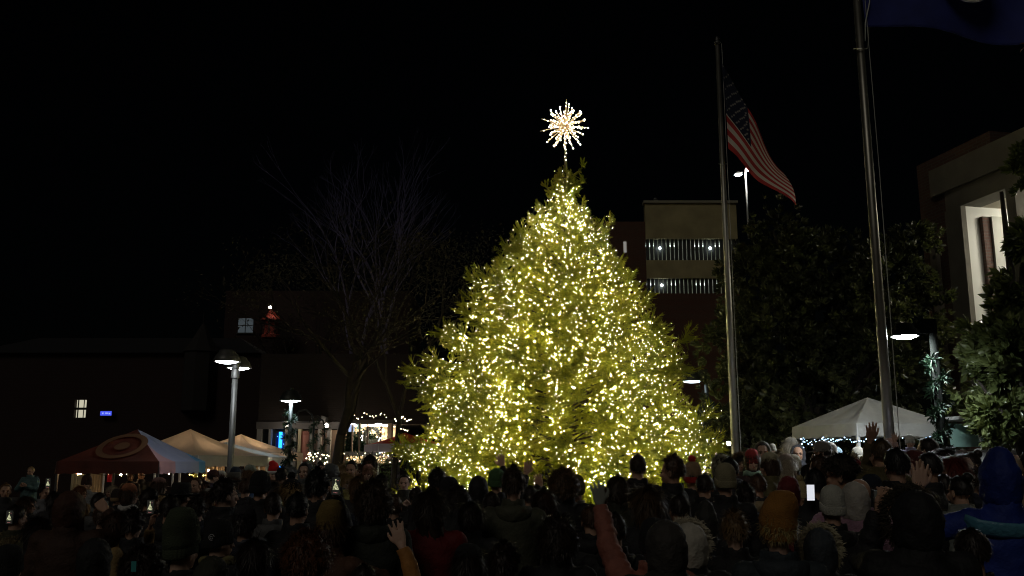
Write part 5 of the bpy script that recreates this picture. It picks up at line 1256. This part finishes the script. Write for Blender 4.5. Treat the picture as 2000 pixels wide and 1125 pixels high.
# ---- left middle
P_n(418, 917, 16, 'person in a dark red cap left of the lamp post', -60, (.1, .08, .16), hat=('cap', (.06, .02, .02)), hair=('short', HB))
P_n(432, 919, 16.4, 'person in a white peaked cap left of the lamp post', -100, (.14, .12, .22), hat=('cap', (.6, .6, .58)), hair=('bob', HBR))
P_n(461, 911, 17, 'person in a dark cap just right of the lamp post', -80, CHAR, hat=('beanie', (.02, .03, .05)), hair=None)
P_n(459, 922, 12.8, 'person in a flat grey brimmed hat right of the lamp post', -60, CHAR, hat=('brim', (.10, .10, .09)), hair=('bob', HBR))
P_n(490, 907, 15, 'person in a grey knitted hat with warm lit face, below the furthest peach tent', -70, (.04, .08, .18), hat=('beanie', (.3, .36, .3), (.3, .32, .34)), hair=('bob', HLB))
P_n(510, 918, 8.4, 'black silhouetted head left of the red santa hat', 0, BLK, hat=('beanie', BLK), hair=None)
P_n(535, 903, 14.6, 'person in a bright red santa hat with white pompom', 165, BRN, hat=('santa', (.75, .02, .02), (.75, .72, .68)), hair=('short', HB))
P_n(538, 941, 9.2, 'dark haired person with pale hair band below the santa hat', -30, BLK, hair=('short', HB))
P_n(552, 913, 13.6, 'dark haired head touching the right of the santa hat', -20, BLK, hair=('tousled', HB))
P_n(569, 910, 14, 'pale grey haired woman between santa hat and grey hood', -60, CHAR, hair=('bob', (.25, .27, .28)))
P_n(597, 902, 13.2, 'man in a grey hood facing the camera left of the tall black head', 165, (.10, .105, .11), hair=('short', HB), hood=('up', (.10, .105, .11)), skin=2)
P_n(572, 922, 8.7, 'person in a black pointed hat looking right, fluffy cream scarf', -65, BLK, hat=('pombeanie', BLK), hair=('wavy', HBL), skin=2, scarf=(.40, .30, .14))
P_n(583, 960, 6.4, 'man with close cropped black hair and bare neck in front', -12, BLK, hair=('short', (.01, .01, .01)), skin=1)
P_n(535, 962, 7.4, 'grey hooded person left of the close cropped man', 0, (.09, .09, .09), hair=('short', HB), hood=('down', (.11, .11, .11)))
P_n(628, 903, 15, 'dark haired woman right of the grey hooded man', -150, CHAR, hair=('bun', HB))
P_n(648, 905, 12.4, 'person in a plain dark grey hood seen from behind by the tree trunk', 0, (.075, .08, .08), hair=None, hood=('up', (.075, .08, .08)))
P_n(671, 907, 14.5, 'blonde woman smiling right of the dark grey hood', 175, (.22, .2, .19), hair=('long', HBL), skin=2)
P_n(687, 899, 13.5, 'dark haired man holding a camera in front of the shop window', 170, (.035, .02, .02), hair=('short', HB), skin=1, arms=('cup', 'cup'))
P_n(701, 905, 15, 'round faced person partly hidden behind the camera man', 180, BRN, hair=('bob', HBR), skin=1)
P_n(722, 888, 15, 'tall dark haired person left of the glowing spruce base', 175, (.05, .03, .03), hair=('long', HB), skin=3)
P_n(719, 906, 14, 'two tone pink hatted woman in a green fleece next to the spruce', 178, (.14, .22, .16), hat=('tight', (.5, .25, .2)), hair=('long', HLB), skin=2)
P_n(676, 924, 12.4, 'woman with honey hair and yellow jacket looking up by the shop hedge', -140, (.32, .28, .08), hair=('long', HBL), skin=2)
P_n(700, 931, 11, 'person with long light hair below the camera man', -15, CHAR, hair=('long', HLB))
P_n(623, 917, 7.0, 'tall black haired man filming with a phone, left of the curly head', -6, BLK, hair=('tousled', (.012, .01, .01)), arms=('dn', 'dn'), rh=(657, 968, .25, 'grip'))
P_n(650, 975, 5.7, 'person in a mustard knitted beanie above a brown jacket, left of the wave', -28, (.09, .04, .02), 'coat', hat=('slouch', (.22, .15, .045)), hair=('bob', HBR), arms=('dn', 'phone'), skin=1)
P_n(731, 941, 5.9, 'big curly dark brown head left of the raised bare hand', 0, (.018, .022, .014), hair=('curly', (.045, .028, .015)), hood=('down', (.02, .025, .015)))
P_n(603, 1038, 4.5, 'reddish brown curly head at the bottom, left of centre', -5, BLK, hair=('curly', (.10, .035, .012)))
P_n(712, 1100, 4.25, 'person in a rust fleece waving a bare ringed hand', 0, (.50, .22, .055), 'coat', hair=('short', HB), rh=(790, 1066, .15, 'open'), skin=2)
ring_p = at(787, 1031, 4.4)
b = MB(); b.tube([V3((.0125 * math.cos(a), .0125 * math.sin(a), 0)) for a in [i * .7 for i in range(10)]], .002, 5, False)
tag(b.build('finger_ring', mat('gold', (.9, .65, .2), .2, 1), None, True, loc=ring_p), 'thin gold ring on the finger of the raised bare hand', 'ring') if 0 else None
P_n(790, 925, 12.6, 'man with pale beard photographing, dark against the spruce base', 180, (.03, .03, .02), hair=('short', HB), arms=('cup', 'cup'), skin=2)
P_n(846, 939, 9.6, 'person in a tan beanie with bobble at the lower left of the spruce', 0, CHAR, hat=('pombeanie', (.14, .12, .06), (.05, .035, .02)), hair=None)
P_n(855, 916, 9.6, 'dark haired head above the tan bobble beanie', 0, BLK, hair=('tousled', HB))
P_n(877, 930, 8.6, 'dark capped head right of the tan bobble beanie', 0, BLK, hat=('beanie', (.02, .018, .012)), hair=('short', HB))
P_n(896, 951, 8.4, 'small dark head behind the long haired woman in red', 0, BLK, hair=('curly', HB))
P_n(842, 957, 6.3, 'woman with long dark hair and a bright red jacket', -2, (.14, .003, .005), 'coat', hair=('wavy', (.035, .022, .012)), jl='bright red jacket')
P_n(918, 962, 9.2, 'small dark bun haired head left of centre', 0, CHAR, hair=('bun', HB))
P_n(919, 979, 6.6, 'person with straight black hair left of the grey coated man', 0, BLK, hair=('bob', (.015, .012, .01)))
P_n(935, 929, 8.8, 'boxy dark hood left of the green beanie', 0, BLK, hair=None, hood=('up', (.02, .02, .013)))
P_n(970, 914, 9.4, 'person in a plain green beanie raising a small hand', 0, BLK, hat=('tight', (.06, .13, .05)), hair=None, arms=('dn', 'dn'), rh=(980, 905, .4, 'open'))
P_n(1003, 913, 6.9, 'man in a grey wool coat with raised collar, centre of the crowd', 0, (.055, .058, .035), 'coat', hair=('tousled', (.05, .03, .015)), arms=('pocket', 'pocket'), hood=('down', (.07, .072, .045)))
P_n(1035, 948, 9.0, 'person half hidden right of the grey wool coat, one thin arm raised', 0, BLK, hair=('short', HB), lh=(1034, 900, .3, 'open'))
P_n(1062, 954, 7.3, 'woman with a smooth dark red brown bob, centre', 0, (.05, .045, .04), hair=('bob', (.05, .02, .012)))
P_n(1048, 946, 10.6, 'short dark figure with spread fingers against the spruce', 0, BLK, hair=('short', HB), rh=(1056, 948, .2, 'open'))
P_n(1088, 1008, 4.9, 'dark curly head at the bottom, centre', 0, BLK, hair=('curly', (.022, .02, .014)))
P_n(1100, 916, 8.0, 'woman with bushy brown hair against the spruce, centre', 0, BLK, hair=('curly', (.09, .05, .02)))
P_n(1125, 926, 8.4, 'person in an olive beanie and pale grey puffer hood', -10, (.30, .30, .27), 'puffer', hat=('tight', (.10, .09, .025)), hair=None, hood=('down', (.32, .32, .28)))
# raised mitten with pink red puffer sleeve
mt = P_n(1276, 1010, 4.8, 'person raising a grey mitten in a crinkled coral puffer sleeve', 0, (.34, .12, .085), 'puffer', hair=('short', HB), lh=(1163, 958, .3, 'open'), hat=('beanie', BLK), jl='crinkled coral puffer jacket')
for o in mt.children:
    if o.name.startswith('body'): setm(o, cmat('glove', (.22, .23, .20), rough=.9))
P_n(1200, 1000, 5.6, 'black coated person behind the coral sleeve', 0, BLK, hair=('short', HB), hood=('down',))
P_n(1205, 928, 7.7, 'dark brown bobbed woman right of the raised mitten', 0, (.03, .022, .012), hair=('bob', (.045, .028, .015)))
P_n(1228, 938, 7.9, 'person in a square turned up collar right of the bobbed woman', 0, (.08, .07, .035), hair=('short', HB), hood=('down', (.09, .075, .035)))
P_n(1245, 886, 9.4, 'tall man with cropped hair standing out against the spruce', 0, BLK, hair=('short', (.035, .025, .012)), hood=('down',))
P_n(1264, 949, 6.3, 'woman with long glossy brown hair, right of centre', 0, BLK, hair=('long', (.085, .05, .022)))
P_n(1312, 890, 8.3, 'brown haired man looking left at the right of the spruce', 60, BLK, hair=('tousled', (.07, .035, .015)), skin=1)
P_n(1351, 889, 9.6, 'child in a red and cream bobble hat beside the looking man', 0, BLK, hat=('pombeanie', (.30, .20, .12), (.45, .02, .02)), hair=('short', HB))
P_n(1300, 1014, 4.35, 'huge plain dark hood in the foreground, right of the coral sleeve', 0, (.035, .038, .026), 'coat', hair=None, hood=('up', (.045, .048, .032)), sc=.83)
P_n(1345, 1020, 4.9, 'person in a cream fleece lined hood right of the huge dark hood', 0, BLK, 'coat', hair=None, hood=('furup', (.50, .47, .40), (.5, .45, .34)), sc=.80)
P_n(1377, 976, 7.0, 'narrow dark hood with pale rim, right of centre', 0, BLK, hair=None, hood=('point', (.03, .03, .025)))
P_n(1415, 903, 7.7, 'person in a pale tan knitted beanie and black coat right of the spruce', 0, BLK, hat=('beanie', (.28, .25, .15)), hair=None)
P_n(1424, 893, 9.6, 'black haired head just behind the pale tan beanie', 0, BLK, hair=('short', (.01, .01, .01)))
P_n(1409, 886, 12, 'person in a small cream hood at the right of the spruce', -30, CHAR, hair=('bob', HB), hood=('up', (.32, .30, .20)))
P_n(1433, 999, 5.4, 'boy with short sandy hair left of the orange beanie', -8, BLK, hair=('tousled', (.17, .105, .045)), skin=2)
P_n(1515, 957, 4.75, 'woman in a tall orange slouch beanie and blonde hair, lower right', 0, (.03, .042, .05), 'coat', hat=('slouch', (.36, .16, .03)), hair=('tousled', (.36, .27, .10)), skin=2, hood=('down', (.035, .045, .055)), jl='dark teal wool coat')
P_n(1600, 1030, 4.9, 'person in a mottled cream fur edged hood below the white beanie', -15, BLK, 'puffer', hair=None, hood=('furup', (.04, .05, .06), (.42, .38, .26)))
P_n(1623, 946, 6.0, 'person in a white ribbed knit beanie, right foreground', 0, BLK, hat=('beanie', (.46, .46, .40)), hair=None, hood=('down',))
# ---- right middle
P_n(1447, 886, 13.4, 'woman in a brown furry hood, head bowed, right of the spruce', 170, (.06, .04, .03), hair=('bob', HB), hood=('furup', (.06, .04, .03), (.2, .13, .08)))
P_n(1468, 876, 12.5, 'woman in a red beanie, glasses and pale green scarf facing the camera', 175, (.05, .03, .03), hat=('beanie', (.5, .06, .06)), hair=('bob', HBR), scarf=(.3, .45, .35), skin=2, arms=('cup', 'cup'))
P_n(1488, 861, 13.2, 'smiling man in an olive hood beside the shorter flagpole', 170, (.06, .06, .035), hair=('short', HB), hood=('up', (.10, .10, .07)), skin=2)
P_n(1508, 866, 14.5, 'small child in a pale beanie held up behind the orange lit woman', 165, (.1, .1, .1), hat=('tight', (.35, .34, .28)), hair=None, sc=.7, skin=2)
P_n(1502, 882, 11, 'orange lit woman in a cream beanie with dark band, olive coat', 75, (.13, .11, .045), 'coat', hat=('beanie', (.46, .42, .28), (.05, .04, .03)), hair=('bob', HBR), skin=0)
P_n(1522, 880, 12.2, 'blonde woman seen from behind next to the cream beanie', -20, (.3, .26, .2), hair=('long', (.5, .42, .26)))
P_n(1534, 885, 11.8, 'long pale haired girl in a pinkish knit hat', -40, (.35, .3, .25), hat=('tight', (.60, .48, .42)), hair=('long', (.5, .42, .3)))
P_n(1549, 887, 12.4, 'person in a round white beanie and dark green jacket', -20, (.05, .10, .04), hat=('beanie', (.62, .58, .46)), hair=None)
P_n(1545, 853, 17, 'person in a grey knitted hat by the left tent leg', -100, (.2, .2, .18), hat=('beanie', (.24, .22, .18)), hair=('long', (.3, .26, .2)), skin=1)
P_n(1557, 868, 16.2, 'hooded dark faced child by the blue lit tent leg', 170, (.02, .022, .03), 'puffer', hair=None, hood=('up', (.025, .025, .03)), skin=4)
P_n(1604, 861, 12.6, 'man in a grey flat cap looking left below the canopy lights', 70, CHAR, hat=('cap', (.16, .15, .13)), hair=('short', HB))
P_n(1618, 863, 13.4, 'person in a white wool hat touching the grey flat cap', 10, (.16, .18, .22), hat=('beanie', (.5, .48, .42)), hair=None)
P_n(1633, 872, 15, 'person in a pale blue knitted hat under the canopy', 160, (.1, .14, .2), hat=('beanie', (.2, .3, .36)), hair=None)
P_n(1598, 890, 9.6, 'dark fur collared man under the canopy, left part', 40, (.05, .04, .03), hair=('tousled', HBR), hood=('furdown', BRN, (.12, .08, .05)))
P_n(1540, 929, 8.6, 'person in a dark red hooded jacket with white lining', -20, (.12, .01, .012), hair=None, hood=('up', (.14, .012, .014)))
P_n(1560, 928, 9.4, 'small child in a cream bobble hat facing left beside the red hood', 100, (.2, .12, .06), hat=('pombeanie', (.45, .36, .18)), hair=None, skin=1)
P_n(1478, 925, 9.2, 'child with a curved pale hair band left of the olive coat', 10, CHAR, hair=('short', HBR), hood=('down', (.25, .2, .12)))
P_n(1590, 914, 7.2, 'dark cloaked person holding up the bright white phone', 0, BLK, hair=('short', (.012, .01, .01)), rh=None, arms=('dn', 'dn'), lh=(1580, 988, .25, 'grip'))
P_n(1638, 887, 7.3, 'person in a shaggy dark fur hat looking left below the canopy', 68, BLK, hat=('furhat', (.035, .028, .02)), hair=('short', HB), skin=1)
P_n(1667, 884, 9.6, 'person in a dark red bobble hat right of the fur hat', 0, (.08, .07, .05), hat=('pombeanie', (.25, .015, .02), (.45, .4, .28)), hair=('bob', HBR))
P_n(1696, 887, 9.8, 'person in a tan cap with dark sunglasses below the thick flagpole', 30, BLK, hat=('cap', (.32, .26, .14)), hair=('short', HBR), skin=1, arms=('dn', 'phone'))
P_n(1675, 872, 15, 'child with a pale hat brim under the canopy centre', 170, CHAR, hat=('beanie', (.25, .24, .2)), hair=None)
P_n(1718, 856, 8.6, 'man with short brown hair and olive jacket reaching one bare hand up', 12, (.10, .08, .03), 'coat', hair=('short', (.07, .045, .02)), skin=1, lh=(1701, 862, .1, 'open'))
P_n(1748, 874, 7.0, 'tall black coated figure in front of the thick flagpole', 0, (.008, .008, .009), 'coat', hair=('short', (.01, .01, .01)))
P_n(1737, 855, 9.4, 'toddler in a pale pink bonnet waving beside the thick flagpole', 160, (.5, .36, .34), hat=('tight', (.7, .48, .44)), hair=None, sc=.55, rh=(1748, 862, -.05, 'open'), skin=2)
P_n(1776, 848, 12.6, 'toddler in a white bobble beanie with lilac coat right of the thick flagpole', 165, (.36, .34, .5), 'puffer', hat=('beanie', (.62, .64, .58)), hair=None, sc=.66, skin=2)
P_n(1809, 854, 11, 'dark haired man carrying a tan hooded jacket, right of the white beanie toddler', 40, (.22, .18, .12), hair=('short', HB), hood=('down', (.25, .2, .13)))
P_n(1784, 878, 10, 'person in a dark red beanie behind the open raised palm', 60, BLK, hat=('tight', (.08, .015, .012)), hair=('short', HB), skin=1)
P_n(1812, 883, 7.7, 'dark haired man looking left, right of the raised palm', 62, BLK, hair=('short', (.015, .012, .012)), skin=1)
P_n(1841, 874, 9.8, 'dark bobbed person left of the auburn haired woman', 50, CHAR, hair=('bob', HB), skin=1)
P_n(1858, 889, 8.8, 'auburn haired woman looking left near the blue hood', 70, BLK, hair=('long', (.16, .022, .012)), skin=1)
P_n(1877, 878, 10.4, 'person in a brown hat with white face mask near the blue hood', 150, (.1, .05, .03), hat=('beanie', (.08, .05, .035)), hair=('bob', HB), skin=1)
P_n(1894, 882, 9.4, 'person with an orange brown scarf left of the blue hood', 100, (.35, .17, .05), hair=('bun', HB), scarf=(.45, .22, .06))
P_n(1872, 927, 7.2, 'black haired person with a red hair bauble in front of the blue hood', 20, (.2, .22, .2), hair=('bun', (.015, .01, .01)), arms=('chest', 'chest'))
P_n(1676, 930, 6.6, 'woman in a lilac puffer with a white fleece hood edge', 12, (.36, .20, .27), 'puffer', hair=None, hood=('furdown', (.4, .25, .32), (.6, .56, .5)), arms=('phone', 'phone'))
P_n(1667, 940, 6.4, 'person in a pale fleece hood left of the lilac puffer', 0, (.34, .19, .26), 'puffer', hair=None, hood=('up', (.46, .43, .38)))
P_n(1785, 956, 4.2, 'big black puffer jacket with dark hood, right foreground', 0, (.012, .012, .013), 'puffer', hair=None, hood=('furup', (.012, .012, .013), (.05, .04, .025)), arms=('dn', 'dn'), lh=(1722, 1000, .25, 'grip'))
bl = P_n(1945, 872, 5.3, 'tall person in a bright blue hooded raincoat with pale shoulder band, raising a palm', 0, (.009, .032, .25), 'coat', hair=None, hood=('point', (.006, .024, .20)), lh=(1796, 955, .15, 'open'), jrough=.7, skin=2, sc=1.0)
b = MB(); b.tube([(-.235, -.05, 1.40), (-.19, -.115, 1.375), (-.1, -.150, 1.36), (0, -.160, 1.355), (.1, -.150, 1.36), (.19, -.115, 1.375), (.235, -.05, 1.40)], [(.012, .045)] * 7, 10)
b.build('shoulder_band', mat('blue_band', (.10, .30, .42), .4, bump=(30, .5)), bl, True)
P_n(2012, 876, 6.6, 'person half out of frame raising a tan mitten beside the blue hood', 0, (.3, .22, .14), 'coat', hair=('short', HB), lh=(1985, 905, .0, 'relax'), sc=.95)
P_n(1893, 1030, 4.3, 'dark low figure between black puffer and blue raincoat', 0, (.012, .012, .014), hair=('short', HB))
P_n(1510, 1090, 3.7, 'dark shoulder of a short person at the bottom, right of centre', 0, NAVY, hair=('short', HB)) if 0 else None
# fill
for i, (px, py, Y, lab) in enumerate([
    (115, 985, 8.4, 'dark beanie head just left of the rust hood'), (480, 985, 6.2, 'dark shape between lamp post and cropped man'), (500, 1050, 4.9, 'short dark head at the bottom left of the reddish curls'),
    (770, 965, 8.0, 'dark head between curly hair and red jacket'), (812, 950, 10, 'small dark head under the spruce at left'), (985, 1060, 4.7, 'dark head at the bottom below the grey wool coat'), (915, 1060, 4.8, 'dark hooded head at the bottom right of the red jacket'),
    (1155, 985, 6.6, 'dark figure under the pale grey puffer hood'), (1325, 965, 7.0, 'dark figure below the looking man'), (1455, 945, 8.2, 'dark figure below the pale tan beanie'), (1580, 905, 10, 'dark head left of the fur hat'),
    (1700, 925, 8.4, 'dark head above the lilac puffer'), (1840, 925, 8.2, 'dark figure left of the red hair bauble'), (1905, 915, 8.8, 'dark figure behind the blue raincoat arm'), (1830, 905, 9.4, 'dark head between the raised palm and auburn hair'),
    (480, 935, 11, 'dark head right of the yellow lit cheek'), (610, 935, 10.5, 'dark head below the grey hooded man'), (385, 970, 7.8, 'dark shape behind the green beanie'), (108, 960, 11, 'dark head at far left of the tent'), (1180, 950, 9, 'dark head right of the raised mitten wrist'),
    (1375, 925, 9, 'dark head between bobble hat and tan beanie'), (655, 945, 9, 'dark head beside the phone showing the tree'), (745, 925, 12, 'small dark head at the left foot of the spruce'), (205, 985, 7.4, 'dark figure holding a dim phone in the left crowd'), (960, 960, 7.6, 'dark figure behind the grey coat collar')]):
    P_n(px, py, Y, lab, (i * 37) % 30 - 15, [BLK, NAVY, CHAR, (.02, .018, .014)][i % 4], 'coat' if i % 3 else 'puffer', hair=[('short', HB), ('tousled', HB), ('bob', HB), ('short', HBR)][i % 4], hat=('beanie', [BLK, CHAR, NAVY][i % 3]) if i % 5 == 1 else None, hood=('down',) if i % 2 else None)
# ---- phones
phone(151, 1003, 6.6, 30, 'phone showing the lit tree, held by the rust hooded person', bright=.8)
phone(294, 990, 6.75, 27, 'phone showing the lit tree above the tan corduroy sleeve', bright=.8)
phone(656, 949, 7.2, 34, 'phone showing the lit tree held by the tall black haired man', bright=.8)
phone(206, 990, 7.2, 24, 'dim phone picture left of the corduroy sleeve', bright=.55)
phone(19, 1010, 7.0, 26, 'dim phone picture at the far left edge', bright=.6)
phone(94, 944, 12.6, 20, 'small pale phone right of the child on shoulders', 'tree', bright=.5)
phone(1583, 962, 7.0, 31, 'bright white phone screen left of the white beanie', 'white', bright=.8)
phone(1716, 977, 4.5, 36, 'phone with a dim tree picture held by the black puffer', bright=.35)
phone(262, 1106, 4.2, 20, 'teal glowing phone held low at the bottom left', 'dark')
phone(790, 938, 12.3, 14, 'dark phone in front of the bearded man', 'dark') if 0 else None
e = empty('flashlight', at(1423, 866, 15), 'white torch shining beside the shorter flagpole', 'torch', None); b = MB(); b.ell((0, 0, 0), .032, 10, 8); b.build('lens', emis('torch_white', (1, .97, .92), 60), e, True); b = MB(); b.tube([(0, .02, -.01), (0, .12, -.03)], [.03, .018], 10); b.build('handle', DARKM, e, True)
e = empty('candle_light', at(1466, 959, 8.8), 'tiny warm light held low left of the orange beanie', 'small light', None); b = MB(); b.ell((0, 0, 0), .010, 8, 6); b.build('bulb', emis('tiny_warm', (1, .8, .55), 30), e, True); b = MB(); b.tube([(0, 0, -.008), (0, .01, -.08)], .006, 6); b.build('stick', DARKM, e, True)
print('people', len(PEOPLE))
